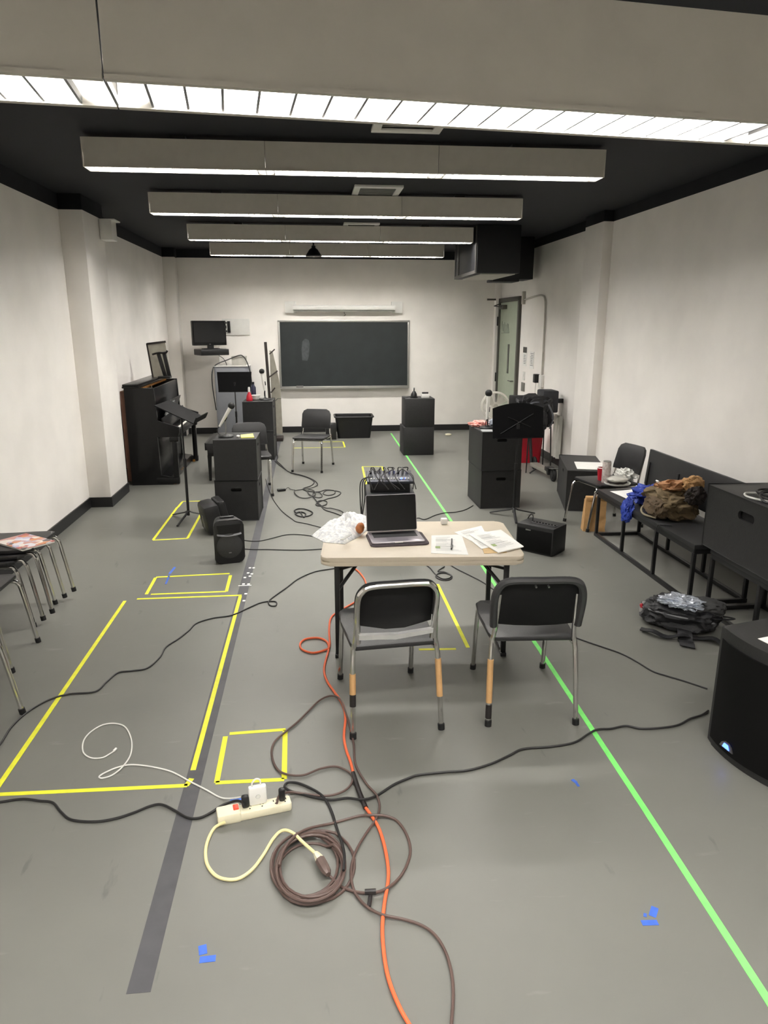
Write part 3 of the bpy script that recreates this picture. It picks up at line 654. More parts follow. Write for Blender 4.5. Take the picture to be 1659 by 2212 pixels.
# ------------------------------------------------------------------ music stands
def music_stand(name, label, loc, rz, deskz, tilt, dw, dh, hub=True, legs=3, arc=0, x_brace=False, rot0=0, deskrot=0, roll=0):
    t = thing(name, label, 'music stand', loc, rz)
    part('pole', B().cyl((0, 0, .05), (0, 0, deskz*.55), .014, n=12).cyl((0, 0, deskz*.5), (0, 0, deskz-.02), .009, n=10).cyl((0, 0, deskz*.5), (0, 0, deskz*.55+.03), .018, n=12), BLKMET, t)
    M = TM((0, 0, deskz), RZ(deskrot) @ RX(tilt) @ RY(roll)); DM = mat('stand_black', (12, 12, 13), rough=.75, var=.05, spec=.15)
    n = 8
    top = [(dw/2-dw*k/n, dh/2+arc*(1-((k/n)*2-1)**2)) for k in range(n+1)]
    d = part('desk', B().prism([(-dw/2*(.93 if arc == 0 else 1), -dh/2), (dw/2*(.93 if arc == 0 else 1), -dh/2)] + top, -.004, .004, M @ TM((0, 0, 0), RX(90))), DM, t)
    part('ledge', B().prism(rr(dw*.92, .06, .01), -.004, .004, M @ TM((0, -.034, -dh/2), None)), DM, d)
    part('hub', B().cyl((0, 0, deskz-.06), (0, 0, deskz-.008), .022, n=12), BLKMET, t)
    if x_brace:
        q = B()
        for a, c in (((-dw*.35, -.008, -dh*.35), (dw*.3, -.008, dh*.3)), ((dw*.25, -.008, -dh*.15), (-dw*.2, -.008, dh*.2))): q.tube([M @ Vector(a), M @ Vector(c)], .005, 6)
        part('brace', q, BLKMET, d)
    for k in range(legs):
        a = R(rot0+360/legs*k)
        part('leg', B().tube([(0, 0, .10), (.05*math.cos(a), .05*math.sin(a), .075), (.27*math.cos(a), .27*math.sin(a), .012)], [.016, .014, .012], 8, flat=.6), BLKMET, t)
    return t
music_stand('music_stand', 'black music stand with tilted desk in front of the piano, left of the box stack', (-1.285, 7.2, 0), 0, 1.11, -64, .50, .40, rot0=255, deskrot=84)
music_stand('music_stand', 'black music stand in front of the grey cabinet, desk upright', (-1.18, 11.35, 0), 0, 1.08, -14, .53, .31, rot0=200)
music_stand('music_stand', 'wide curved-top black music stand in front of the right box stack', (2.07, 6.97, 0), 0, .985, -8, .53, .30, arc=.05, x_brace=True, rot0=20, deskrot=3)

# ------------------------------------------------------------------ microphones on desk stands
def desk_mic(label, loc, rz, lean, hz=.17, tall=False):
    t = thing('desk_microphone', label, 'microphone', loc, rz)
    part('base', B().lathe([(.075, 0), (.077, .008), (.07, .018), (.03, .024), (.012, .03)], n=28), BLKMET, t)
    part('stem', B().cyl((0, 0, .02), (0, 0, hz), .007, n=10), STEEL if not tall else BLKMET, t)
    top = Vector((0, 0, hz+.02)); d = Vector((math.sin(R(lean)), 0, math.cos(R(lean))))
    part('clip', B().box(top, (.034, .03, .05), .006, RY(lean)), BLKMET, t)
    a, b2 = top-d*.09+Vector((-.01, -.022, 0)), top+d*.13+Vector((-.01, -.022, 0))
    mb = part('body', B().tube([a, a+d*.05, b2], [.010, .014, .02], 14), MICBODY, t)
    part('foam_head', B().sphere(b2+d*.025, (.068, .068, .068), 3), RUBBER, mb)
    part('lead', B().tube(smooth([a, a-d*.03+Vector((-.01, 0, -.01)), a+Vector((.01, -.005, -.09)), a+Vector((.12, .0, -.13)), (.16, .02, .012), (.2, .06, .006)], 5), .004, 6), BLKCORD, t)
    if tall: t.scale = (1.15, 1.15, 1.15)
    return t
desk_mic('silver desk microphone on the front left box stack, leaning right', (-.87, 7.28, .842), 0, 32, .165)
desk_mic('upright silver desk microphone on the rear left box stack beside a dark post', (-.68, 10.72, .862), 0, -6, .19, True)
desk_mic('silver desk microphone on the right box stack in front of the round fan', (1.92, 7.62, .842), 0, 2, .16, True)

sn = thing('sticky_note_pad', 'pad of yellow sticky notes on the front left box stack', 'note pad', (-.655, 7.25, .842), 8)
part('pad', B().box((0, 0, .004), (.13, .15, .008)), YNOTE, sn); part('top_note', B().sheet(lambda u, v: Vector((.125*(u-.5), .14*(v-.5), .010+.022*max(0, v-.5)**2+.008*u*v)), 6, 6, .0008), YNOTE, sn)
single('earbud_case', B().sphere((0, 0, .012), (.04, .035, .024), 2), WHITE, 'tiny white earbud case on the front left box stack by the microphone', 'earbud case', loc=(-.745, 7.24, .842))

# things on the rear left stack
rb = thing('spray_bottle', 'red cone-shaped bottle on the rear left box stack', 'bottle', (-.90, 10.60, .862))
part('body', B().lathe([(.045, 0), (.048, .02), (.04, .07), (.022, .11), (.014, .13)]), RED, rb); part('cap', B().lathe([(.016, .13), (.018, .16), (.014, .2), (.006, .2)]), WHITE, rb)
single('bowl', B().lathe([(.035, 0), (.05, .01), (.072, .07), (.068, .07), (.045, .014), (.01, .012)]), WHITE, 'small white bowl beside the red bottle', 'bowl', loc=(-.82, 10.74, .862))
db = thing('bottle', 'tall dark blue bottle behind the red bottle', 'bottle', (-.86, 10.9, .862)); part('body', B().lathe([(.035, 0), (.038, .01), (.038, .17), (.02, .2), (.016, .22)]), DARKBOTTLE, db); part('cap', B().lathe([(.018, .22), (.018, .25), (.002, .25)]), BLKMET, db)
# things on the middle back stack
dm = thing('desk_microphone', 'dark stubby desk microphone on the stack below the blackboard', 'microphone', (1.56, 10.8, .862)); part('base', B().lathe([(.06, 0), (.06, .01), (.02, .02)]), BLKMET, dm); part('body', B().tube([(0, 0, .02), (0, 0, .06), (.0, 0, .10)], [.05, .045, .02], 12).tube([(0, 0, .1), (.002, 0, .14)], .009, 8), BLKMET, dm); part('tip', B().sphere((.002, 0, .145), (.024, .024, .024), 2), STEEL, dm)
part('lead', B().tube(smooth([(-.04, -.02, .03), (-.12, -.04, .012), (-.17, -.02, .008)], 4), .006, 6), BLKCORD, dm)
wt = thing('tape_box', 'small white box topped with a black coil on the stack below the blackboard', 'box', (1.73, 10.78, .862)); part('box', B().box((0, 0, .03), (.12, .08, .06), .006), WHITE, wt); part('coil', B().tube([Vector((.045*math.cos(a*.6), .02*math.sin(a*.6), .065+.0006*a)) for a in range(32)], .006, 6), BLKCORD, wt)
# things on the right stack
tis = thing('tissue_heap', 'crumpled pink tissues on the right box stack', 'tissues', (1.87, 7.78, .842)); part('heap', B().lump((0, 0, .03), (.24, .18, .08), .5, 3, 2.5, 4, zmin=0), PINK, tis)
single('cloth_roll', B().lump((0, 0, .045), (.14, .12, .1), .3, 5, 2.5, 3, zmin=0), mat('grey_cloth', (150, 156, 166), rough=.8), 'small grey cloth bundle beside the pink tissues', 'cloth', loc=(2.02, 7.72, .842))
single('sheet_of_paper', B().box((0, 0, .001), (.12, .16, .002)), mat('grey_paper_and_sheen', (158, 160, 160)), 'grey slip of paper on the near edge of the right box stack', 'paper', loc=(1.87, 7.44, .842), rz=-10)

# ------------------------------------------------------------------ far right clutter
fn = thing('pedestal_fan', 'round white fan beyond the right box stack, before the far corner', 'fan', (2.98, 11.35, 0), -8)
part('base', B().lathe([(.2, 0), (.2, .02), (.05, .05), (.02, .06)]), CREAMCLOTH, fn); part('pole', B().cyl((0, 0, .05), (0, 0, .62), .014), CREAMCLOTH, fn)
part('motor', B().cyl((0, .04, .66), (0, .18, .66), .06, .045), CREAMCLOTH, fn)
cg = B()
for q in (-.05, .05): cg.tube([Vector((.215*math.cos(a*R(10)), q, .66+.215*math.sin(a*R(10)))) for a in range(36)], .008, 6, closed=True)
cg.tube([Vector((.225*math.cos(a*R(10)), 0, .66+.225*math.sin(a*R(10)))) for a in range(36)], .012, 6, closed=True)
for k in range(48):
    a = k*R(7.5); cg.tube([(.04*math.cos(a), -.075, .66+.04*math.sin(a)), (.14*math.cos(a), -.07, .66+.14*math.sin(a)), (.215*math.cos(a), -.04, .66+.215*math.sin(a))], .0022, 4)
part('cage', cg, CREAMCLOTH, fn)
bl = B()
for k in range(4):
    a = k*R(90)+.4
    bl.sheet(lambda u, v, a=a: Vector(((.04+.15*u)*math.cos(a+v*.95), .02-.05*v, .66+(.04+.15*u)*math.sin(a+v*.95))), 5, 5, .002)
bl.cyl((0, -.03, .66), (0, .03, .66), .045)
part('blades', bl, mat('fan_blade', (196, 194, 184), rough=.4), fn)

rd = thing('recycling_bin', 'red plastic bin standing behind the right box stack', 'bin', (3.13, 10.0, 0), -4); part('body', tub(B(), .40, .30, .34, .26, .50, .006), RED, rd)
rim = B(); rim.tube([Vector((x, y, .5)) for x, y in rr(.41, .31, .05, 5)], .01, 6, closed=True); part('rim', rim, RED, rd)
eq = thing('chair_with_coats', 'black bags and coats heaped on a chair behind the curved music stand', 'bag heap', (2.98, 9.35, 0), 0)
part('heap', B().lump((0, 0, .80), (.5, .4, .46), .28, 11, 2.2, 4, sq=.6), BAGBLK, eq)
part('front_pouch', B().lump((-.02, -.17, .72), (.34, .16, .34), .3, 4, 2.5, 4, sq=.7), BAGBLK, eq)
part('strap', B().tube(smooth([(-.14, -.2, .62), (-.16, -.24, .78), (-.1, -.2, .93), (.02, -.16, .95)], 6), .014, 6, flat=.4), mat('strap_grey', (84, 86, 92), rough=.6), eq)
part('strap', B().tube(smooth([(.18, -.18, .60), (.2, -.24, .76), (.14, -.2, .92)], 6), .014, 6, flat=.4), mat('strap_grey', (84, 86, 92)), eq)
part('seat_back', B().box((-.16, .1, .86), (.30, .03, .32), .02, RZ(-12)), SEATP, eq)
for sx in (-1, 1):
    for sy in (-1, 1): part('leg', B().cyl((sx*.15+.06, sy*.14, .62), (sx*.17+.06, sy*.17, 0), .009, n=8), BLKMET, eq)
cs = thing('wall_loudspeaker', 'black box loudspeaker bracketed to the right wall behind the coats', 'loudspeaker', (XR, 9.62, 0), 0)
part('cabinet', B().box((-.22, 0, .92), (.22, .30, .30), .02), mat('case_black', (34, 35, 41), rough=.6), cs); part('wall_arm', B().box((-.06, 0, .92), (.12, .06, .06), .004), BLKMET, cs); part('tag', B().box((-.2, -.152, .73), (.06, .006, .09)), PAPER, cs)
single('plastic_sheet', B().sheet(lambda u, v: Vector((XR-.03-.05*abs(math.sin(u*9))*(1-v*.4), 9.5+.3*u, .12+.6*v)), 14, 6, .003), mat('clear_sheet', (214, 212, 204), rough=.4, var=.05), 'pale plastic sheet hanging down the right wall below the black box loudspeaker', 'sheet')

sco = thing('kick_scooter', 'silver folded scooter lying on the floor before the red bin', 'scooter', (3.05, 9.05, 0), 0)
part('deck', B().box((.0, .0, .085), (.12, .62, .05), .012, RZ(4)), SILVER, sco)
part('stem', B().tube([(-.03, .38, .08), (-.04, .48, .45), (-.04, .55, .72)], .022, 10), BLKMET, sco)
part('handlebar', B().tube([(-.16, .54, .70), (.1, .56, .70)], .014, 8), RUBBER, sco)
part('folding_block', B().box((.01, -.26, .11), (.1, .14, .1), .015), BLKMET, sco)
for yy in (-.42, .38): part('wheel', B().tube([Vector((.01, yy+.07*math.cos(a*R(20)), .085+.07*math.sin(a*R(20)))) for a in range(18)], .022, 8, closed=True).cyl((-.012, yy, .085), (.03, yy, .085), .05, n=14), RUBBER, sco)
part('fender', B().box((.01, -.40, .16), (.07, .2, .014), .005, RX(-10)), STEEL, sco)
part('kick_stand', B().tube([(-.04, .1, .07), (-.15, .06, .01)], .01, 6), BLKMET, sco)

# white sheet on the single box
single('sheet_of_paper', B().box((0, 0, .002), (.30, .42, .004)), PAPER, 'white sheet on top of the single floor box beside the snack chair', 'paper', loc=(3.03, 7.40, .441), rz=-16)

# ------------------------------------------------------------------ snacks on the right chair
sz = .452
cu = thing('cup', 'red and white paper cup on the snack chair', 'cup', tuple(spot(1299, 1038, sz))); part('body', B().lathe([(.035, 0), (.048, .13), (.045, .13), (.032, .006)]), RED, cu); part('rim', B().tube([Vector((.047*math.cos(a*R(20)), .047*math.sin(a*R(20)), .13)) for a in range(18)], .004, 6, closed=True), WHITE, cu)
ca = thing('tall_can', 'tall pale printed can on the snack chair in front of the red cup', 'can', tuple(spot(1308, 1043, sz))); part('body', B().lathe([(.038, 0), (.041, .006), (.041, .20), (.036, .212)]), mat('printed_can', (206, 200, 192), rough=.4, var=0, rgb2=(168, 150, 146), scale=34), ca); part('lid', B().lathe([(.037, .21), (.037, .216), (.03, .214), (.002, .214)]), STEEL, ca)
tr = thing('food_tray', 'clear lidded food tray with dark food on the snack chair', 'food container', tuple(spot(1333, 1046, sz))); part('tray', B().lathe([(.10, 0), (.12, .006), (.125, .02), (.118, .02), (.1, .006)]), WHITE, tr); part('food', B().lump((0, 0, .025), (.2, .17, .05), .2, 2, 3, 3), DKBROWN, tr); part('lid', B().lump((0, 0, .05), (.21, .19, .06), .1, 8, 2, 3), mat('clear_lid', (206, 204, 194), rough=.2, var=.1, alpha=.85), tr)
single('crumpled_wrapper', B().lump((0, 0, .05), (.2, .24, .12), .5, 9, 2.8, 4, zmin=0), mat('wrapper_clear', (222, 222, 216), rough=.25, var=.1, bump=.6, bscale=30), 'crumpled pale wrapper behind the food tray on the snack chair', 'wrapper', loc=tuple(spot(1352, 1036, sz)))

# ------------------------------------------------------------------ benches on the right
def bench(label, x0, x1, y0, y1, back=True, name='bench'):
    t = thing(name, label, 'bench', ((x0+x1)/2, (y0+y1)/2, 0)); wx, wy = x1-x0, y1-y0
    part('seat', B().box((0, 0, .435), (wx, wy, .035), .005), mat('bench_board', (34, 34, 35), rough=.45, var=.1), t)
    part('seat_rail', B().box((-wx/2+.02, 0, .40), (.03, wy-.02, .035), .003).box((wx/2-.02, 0, .40), (.03, wy-.02, .035), .003).box((0, -wy/2+.02, .40), (wx-.02, .03, .035)).box((0, wy/2-.02, .40), (wx-.02, .03, .035)), BLKMET, t)
    part('floor_rail', B().box((-wx/2+.015, 0, .015), (.03, wy, .03), .003).box((wx/2-.015, 0, .015), (.03, wy, .03), .003).box((0, -wy/2+.015, .015), (wx-.06, .03, .03), .003).box((0, wy/2-.015, .015), (wx-.06, .03, .03), .003), BLKMET, t)
    for yy in (-wy/2+.02, -wy/6, wy/6, wy/2-.02):
        for sx in (-1, 1): part('leg', B().box((sx*(wx/2-.015), yy, .205), (.026, .026, .37), .002), BLKMET, t)
    if back:
        part('backrest', B().box((wx/2+.03, 0, .66), (.03, wy, .33), .006, RY(5)), mat('bench_board', (34, 34, 35)), t)
        for yy in (-wy/2+.05, wy/6, wy/2-.05): part('back_post', B().box((wx/2+.005, yy, .56), (.02, .03, .3), .002, RY(5)), BLKMET, t)
    return t
bench('long black bench with jackets and a backpack along the right wall', 2.65, 3.10, 4.50, 6.25)
bench('nearer black bench under the big black box, right edge of the view', 2.72, 3.17, 2.75, 4.42, back=False)

# items on the far bench
sp_ = single('music_sheet', B().sheet(lambda u, v: Vector((.26*(u-.5), .34*(v-.5), .003+.012*(u*v)**3)), 8, 8, .001), PAPER, 'white sheet lying at the far end of the long bench', 'paper', loc=(2.87, 5.98, .4535), rz=6)
bp = thing('ballpoint_pen', 'blue and white pen or brush beside the blue jacket on the bench', 'pen', (3.0, 5.78, .462), 0)
part('barrel', B().cyl((0, -.06, .02), (.0, .06, .045), .011, n=8), WHITE, bp); part('cap', B().cyl((0, .05, .043), (0, .09, .05), .013, n=8), BLUECLOTH, bp)
bj = thing('jacket', 'bright blue jacket bundled on the long bench beside the brown backpack', 'jacket', (2.84, 5.63, .453), 0)
bj.scale = (.92, .9, .95)
part('body', B().lump((.03, .0, .085), (.36, .34, .18), .5, 21, 2.4, 5, zmin=.001), BLUECLOTH, bj)
part('sleeve', B().lump((-.215, -.06, -.02), (.08, .22, .22), .5, 23, 2.6, 4, rot=RY(8)), BLUECLOTH, bj)
kp = thing('backpack', 'olive and tan backpack slumped on the long bench beside the blue jacket', 'backpack', (2.86, 5.27, .453), 0)
kp.scale = (.88, .84, .88)
part('body', B().lump((.0, .0, .13), (.42, .52, .27), .28, 31, 2.0, 5, sq=.8, rot=RX(8), zmin=.001), OLIVE, kp)
part('front_pocket', B().lump((-.15, -.05, .10), (.18, .34, .19), .3, 33, 2.4, 4, sq=.75, zmin=.002), mat('olive_dark', (84, 68, 48), rough=.85, var=.2, bump=.4), kp)
part('top_flap', B().lump((.02, .04, .265), (.30, .36, .13), .35, 35, 2.0, 4, sq=.8, rot=RX(-14)), TANC, kp)
part('hood', B().lump((.10, -.17, .33), (.18, .16, .15), .35, 36, 2.0, 4, sq=.8), mat('tan_light', (166, 128, 84), rough=.85, var=.12, bump=.3), kp)
part('dark_lining', B().lump((.09, -.25, .24), (.2, .14, .17), .4, 38, 2.6, 4), DKBROWN, kp)
part('webbing_strap', B().tube(smooth([(-.16, .22, .14), (-.22, .10, .20), (-.1, -.02, .25), (.06, -.14, .26), (.12, -.24, .2)], 8), .016, 6, flat=.3), mat('webbing', (128, 112, 86), rough=.9), kp)
part('piping', B().tube(smooth([(-.12, .18, .10), (-.22, .12, .05), (-.25, .0, .02), (-.2, -.14, .02)], 6), .009, 6), mat('piping_grey', (140, 130, 108), rough=.8), kp)
part('label_patch', B().box((-.10, .10, .30), (.012, .05, .025), .002, RY(-30)), PAPER, kp)
single('dangling_strap', B().tube(smooth([(2.72, 4.96, .462), (2.66, 5.0, .463), (2.632, 5.02, .44), (2.628, 5.03, .30), (2.635, 5.04, .14)], 5), .008, 6, flat=.5), BLKCORD, 'thin dark strap trailing over the front edge of the long bench', 'strap')
single('white_book', B().box((0, 0, .011), (.06, .26, .022), .004), PAPER, 'thin white paper edge lying at the back of the long bench by the backpack', 'book', loc=(3.03, 4.80, .4535), rz=2)
kb = thing('paper_bag', 'upright brown paper lunch bag on the floor by the end of the long bench', 'paper bag', (2.715, 6.425, 0), -8)
bg = B()
def bagp(u, v):
    a = u*2*math.pi; px, py = max(-1, min(1, 1.5*math.cos(a)))*.11, max(-1, min(1, 1.5*math.sin(a)))*.055
    k = 1-.10*v; n = noise.noise(Vector((px*14, py*14, v*4)))*.012
    return Vector((px*k*(1+n*8)+n, py*k*(1-.35*v)+n, .31*v))
N1 = 40
g = [[bg.bm.verts.new(bagp(i/N1, j/14)) for j in range(15)] for i in range(N1)]
for i in range(N1):
    for j in range(14): bg.bm.faces.new((g[i][j], g[(i+1) % N1][j], g[(i+1) % N1][j+1], g[i][j+1]))
bg.bm.faces.new([g[i][0] for i in range(N1)][::-1]); bg.bm.faces.new([g[i][14] for i in range(N1)])
part('sack', bg, KRAFT, kb); part('folded_top', B().box((0, -.012, .318), (.198, .05, .05), .01, RX(8)), KRAFT, kb)
part('receipt', B().box((.02, -.02, .35), (.05, .003, .025), .001), PAPER, kb)

# cables on the big box
bc = B()
for k in range(3): bc.tube(smooth([(2.86+.10*math.cos(a)+.02*k, 3.98+.12*math.sin(a)+.05*k, .893+.012*k+.03*max(0, math.sin(a+k))) for a in [q*R(36) for q in range(10)]], 5, True), .007, 6, closed=True)
bc.tube(smooth([(2.9, 4.1, .9), (2.96, 4.2, 1.0), (3.02, 4.12, 1.02), (3.04, 4.0, .95), (3.0, 3.9, .90)], 6), .006, 6)
single('cable_bundle', bc, BLKCORD, 'black cables heaped on the big black box at right', 'cables')
single('charging_cable', B().tube(smooth([(2.86, 4.18, .897), (2.78, 4.2, .894), (2.735, 4.12, .893), (2.76, 4.02, .893), (2.84, 3.92, .893), (2.92, 3.84, .9)], 6), .007, 6).tube(smooth([(2.86, 3.94, .91), (2.80, 3.98, .905), (2.78, 3.92, .9), (2.84, 3.80, .9), (2.94, 3.7, .895)], 6), .008, 6), WHCORD, 'white cable looped over the edge of the big black box', 'cable')
single('power_adapter', B().box((0, 0, .02), (.06, .11, .038), .01), PLASTIC, 'small black adapter among the cables on the big black box', 'adapter', loc=(2.93, 4.05, .886), rz=30)

# ------------------------------------------------------------------ black backpack on the floor
fk = thing('backpack', 'black backpack lying flat on the floor beside the big speaker', 'backpack', (2.42, 4.18, 0), -38)
part('body', B().lump((0, 0, .085), (.50, .36, .19), .22, 41, 2.2, 5, sq=.75, zmin=.001), BAGBLK, fk)
part('mesh_pocket', B().lump((.14, .03, .15), (.26, .24, .09), .25, 42, 2.4, 4, sq=.8), mat('grey_mesh', (52, 52, 52), rough=.7, var=.25, scale=40), fk)
part('zip', B().tube(smooth([(-.24, -.06, .10), (-.12, -.16, .12), (.06, -.17, .12), (.22, -.11, .10)], 6), .006, 6), mat('zip_grey', (110, 110, 112), rough=.4), fk)
part('shoulder_strap', B().sheet(lambda u, v: Vector((-.20+.5*u, -.24-.05*math.sin(u*6)+.05*(v-.5), .018+.02*math.sin(u*9)**2)), 20, 3, .006), BAGBLK, fk)
part('shoulder_strap', B().sheet(lambda u, v: Vector((.05+.09*(v-.5)+.06*u, -.16-.20*u, .04-.03*u+.01*math.sin(u*9))), 14, 3, .006), BAGBLK, fk)
part('grab_loop', B().tube(smooth([(.25, -.02, .10), (.31, .0, .11), (.31, .05, .10), (.25, .07, .09)], 5), .01, 6, flat=.5), BAGBLK, fk)
part('red_tab', B().box((-.235, -.06, .085), (.018, .022, .07), .004, RY(-20)), RED, fk)
part('grey_end_patch', B().lump((-.235, .0, .07), (.06, .18, .1), .2, 5, 2, 3), mat('patch_grey', (128, 126, 124), rough=.7), fk)
single('plastic_bag', B().lump((0, 0, .03), (.27, .2, .08), .55, 51, 2.8, 5), FOIL, 'shiny crinkled clear plastic packet on the black floor backpack', 'plastic bag', loc=(2.385, 4.13, .158), rz=-30)

# ------------------------------------------------------------------ loudspeakers
bsn = thing('loudspeaker', 'large black loudspeaker on the floor at the right edge, blue lit badge', 'loudspeaker', (2.105, 2.69, 0), -76)
W = .46
front = [(-W/2+W*k/12, -.185-.045*(1-((k/12)*2-1)**2)) for k in range(13)]
part('cabinet', B().prism([(-W/2+.015, .22), (-W/2, .19)] + front + [(W/2, .19), (W/2-.015, .22)], 0, .60, bev=.012), mat('speaker_black', (36, 36, 36), rough=.55, var=.05, bump=.15, bscale=220), bsn)
gl = [(-W/2+.02+(W-.04)*k/12, -.194-.045*(1-((k/12)*2-1)**2)) for k in range(13)]
part('grille', B().prism(gl + [(x, y+.008) for x, y in gl[::-1]], .035, .545), GRILLE, bsn)
part('handle_recess', B().box((.0, -.02, .601), (.15, .07, .002)), BOXHOLE, bsn)
part('badge', B().prism([(-.042, 0), (.042, 0), (.03, .022), (.012, .034), (-.012, .034), (-.03, .022)], 0, .006, TM((-.065, -.2385, .062), RX(90) @ RY(-5))), STEEL, bsn)
part('badge_light', B().prism([(-.022, .004), (.022, .004), (.012, .026), (-.012, .026)], 0, .008, TM((-.065, -.2385, .062), RX(90) @ RY(-5))), BLUELED, bsn)
single('paper_label', B().box((0, 0, .001), (.11, .06, .002)), PAPER, 'white paper slip on top of the large loudspeaker', 'paper', loc=(1.985, 2.665, .6005), rz=-76)

def small_speaker(label, loc, rz, tipx=0, front_detail=True):
    t = thing('loudspeaker', label, 'loudspeaker', loc, rz)
    t.rotation_euler = (R(tipx), 0, R(rz))
    Wd, Dd, Hd = .25, .2, .38
    cab = B().prism(rr(Wd, Hd, .05, 6), -Dd/2, Dd/2, TM((0, 0, Hd/2), RX(90)), bev=.014)
    for v in cab.bm.verts:
        if v.co.y > 0: v.co.x *= .78; v.co.z = Hd/2+(v.co.z-Hd/2)*.92
    part('cabinet', cab, PLASTIC, t)
    if front_detail:
        part('horn', B().prism([(-.085, -.03), (.085, -.03), (.10, .045), (-.10, .045)], 0, .004, TM((0, -Dd/2-.001, Hd-.085), RX(90))), RUBBER, t)
        part('horn_lip', B().sheet(lambda u, v: Vector((.20*(u-.5), -Dd/2-.004-.016*v, Hd-.125-.012*(1-(2*u-1)**2)*(1) + .012*(1-v))), 8, 3, .004), PLASTIC, t)
        part('woofer_grille', B().lathe([(.108, 0), (.106, .008), (.09, .014), (.001, .016)], (0, -Dd/2, .155), 32, RX(90)), mat('woofer_dark', (58, 58, 58), rough=.6, var=.2, scale=200), t)
        part('logo', B().box((0, -Dd/2-.0165, .10), (.022, .002, .008)), STEEL, t)
    part('handle', B().box((0, .0, Hd+.002), (.12, .03, .012), .005), PLASTIC, t)
    return t
small_speaker('small black loudspeaker upright on the floor in front of the left box stack', (-.735, 5.86, .0), 14)
sb2 = thing('loudspeaker', 'black wedge loudspeaker tipped on its side beside the left box stack', 'loudspeaker', (-1.0, 6.75, 0), 20)
part('cabinet', B().box((0, 0, .15), (.15, .32, .29), .035, RY(-9)), PLASTIC, sb2)
part('rear_half', B().box((.12, .06, .16), (.09, .28, .30), .03, RY(-12)), PLASTIC, sb2)
part('horn_slot', B().box((.065, .04, .27), (.03, .24, .07), .01), RUBBER, sb2)
part('side_panel', B().box((-.085, -.08, .13), (.004, .025, .12), .001, RY(-9)), mat('panel_light', (120, 120, 118), rough=.5), sb2)

am = thing('guitar_amplifier', 'small black amplifier on the floor right of the table, control strip on top', 'amplifier', (1.93, 5.80, 0), -49+90-2)
am.rotation_euler = (0, 0, R(-46))
am.location = (2.0, 5.86, 0)
part('cabinet', B().box((0, 0, .125), (.36, .25, .25), .01), mat('amp_vinyl', (24, 24, 24), rough=.55, bump=.15, bscale=200), am)
part('grille', B().box((0, -.127, .115), (.33, .006, .20), .003), GRILLE, am)
part('logo', B().box((-.06, -.131, .205), (.05, .003, .012), .001), STEEL, am)
part('control_strip', B().box((.04, -.03, .2515), (.24, .055, .01), .003), mat('strip_dark', (46, 46, 47), rough=.4), am)
kn = B()
for k in range(8): kn.cyl((-.06+.029*k, -.03, .256), (-.06+.029*k, -.03, .266), .008, n=10)
part('knobs', kn, BLKMET, am)
part('lead', B().tube(smooth([(-.09, -.0, .255), (-.09, -.0, .30), (-.13, .03, .30), (-.2, .08, .2), (-.26, .14, .05), (-.28, .2, .006)], 6), .005, 6), BLKCORD, am)
amx = am

# mixer on its speaker case behind the table
mb_ = thing('subwoofer', 'black speaker box on the floor behind the laptop, carrying the mixer', 'speaker box', (.70, 6.35, 0), -3)
part('cabinet', B().box((0, 0, .235), (.44, .5, .47), .01), mat('sub_black', (34, 35, 37), rough=.55, bump=.15, bscale=200), mb_)
part('grille', B().box((0, -.253, .235), (.40, .006, .42), .003), GRILLE, mb_)
mx_ = thing('mixing_desk', 'small mixer full of plugged cables on the black speaker box', 'mixer', (.70, 6.38, .4705), -3)
part('stand_box', B().box((0, 0, .05), (.36, .3, .10), .006), PLASTIC, mx_)
part('panel', B().box((0, -.02, .115), (.42, .30, .028), .006, RX(8)), mat('mixer_panel', (70, 72, 80), rough=.35, metal=.5), mx_)
fd = B()
for k in range(14): fd.box((-.17+.026*k, -.12, .121+.002), (.012, .02, .012), .002)
part('faders', fd, WHITE, mx_)
part('level_lights', B().box((.1, -.10, .118), (.02, .02, .012)).box((.14, -.1, .118), (.012, .02, .012)), BLUELED, mx_)
for k in range(9):
    x = -.17+.042*k
    c = part('plug', B().cyl((x, .03, .125), (x+.006*random.uniform(-1, 1), .03, .168), .011, n=8), STEEL if k % 3 else BLKMET, mx_)
    part('lead', B().tube(smooth([(x, .03, .165), (x+random.uniform(-.02, .02), .03, .195), (x+random.uniform(-.05, .05), .0, .19), (x+random.uniform(-.1, .1), -.14, .15), (x+random.uniform(-.12, .12), -.2, .04)], 5), .005, 6), BLKCORD, mx_)

# ------------------------------------------------------------------ the folding table
TZ = .66
tt = thing('folding_table', 'cream plastic folding table with black metal legs in the middle of the room', 'table', (.645, 4.19, 0), -4.5)
top = B().prism(rr(1.18, .76, .055, 8), TZ-.026, TZ, bev=.008); top.prism(rr(1.18, .76, .055, 8), TZ-.052, TZ-.027, bev=.01)
part('tabletop', top, TABLETOP, tt)
for s in (-1, 1):
    o = part('leg', B().box((s*.50, -.29, (TZ-.05)/2), (.03, .03, TZ-.05), .004), BLKMET, tt)
    o = part('leg', B().box((s*.50, .29, (TZ-.05)/2), (.03, .03, TZ-.05), .004), BLKMET, tt)
    part('foot_bar', B().box((s*.50, 0, .02), (.026, .56, .03), .004).box((s*.50, -.29, .012), (.036, .05, .024), .004), BLKMET, tt)
    part('leg_brace', B().tube([(s*.50, -.28, .42), (s*.33, -.1, .605)], .011, 8).tube([(s*.5, -.28, .55), (s*.385, -.16, .545)], .009, 8), BLKMET, tt)
    part('leg_brace', B().tube([(s*.50, .28, .42), (s*.33, .1, .605)], .011, 8), BLKMET, tt)
part('under_frame', B().box((0, 0, TZ-.06), (1.0, .03, .03)), BLKMET, tt)

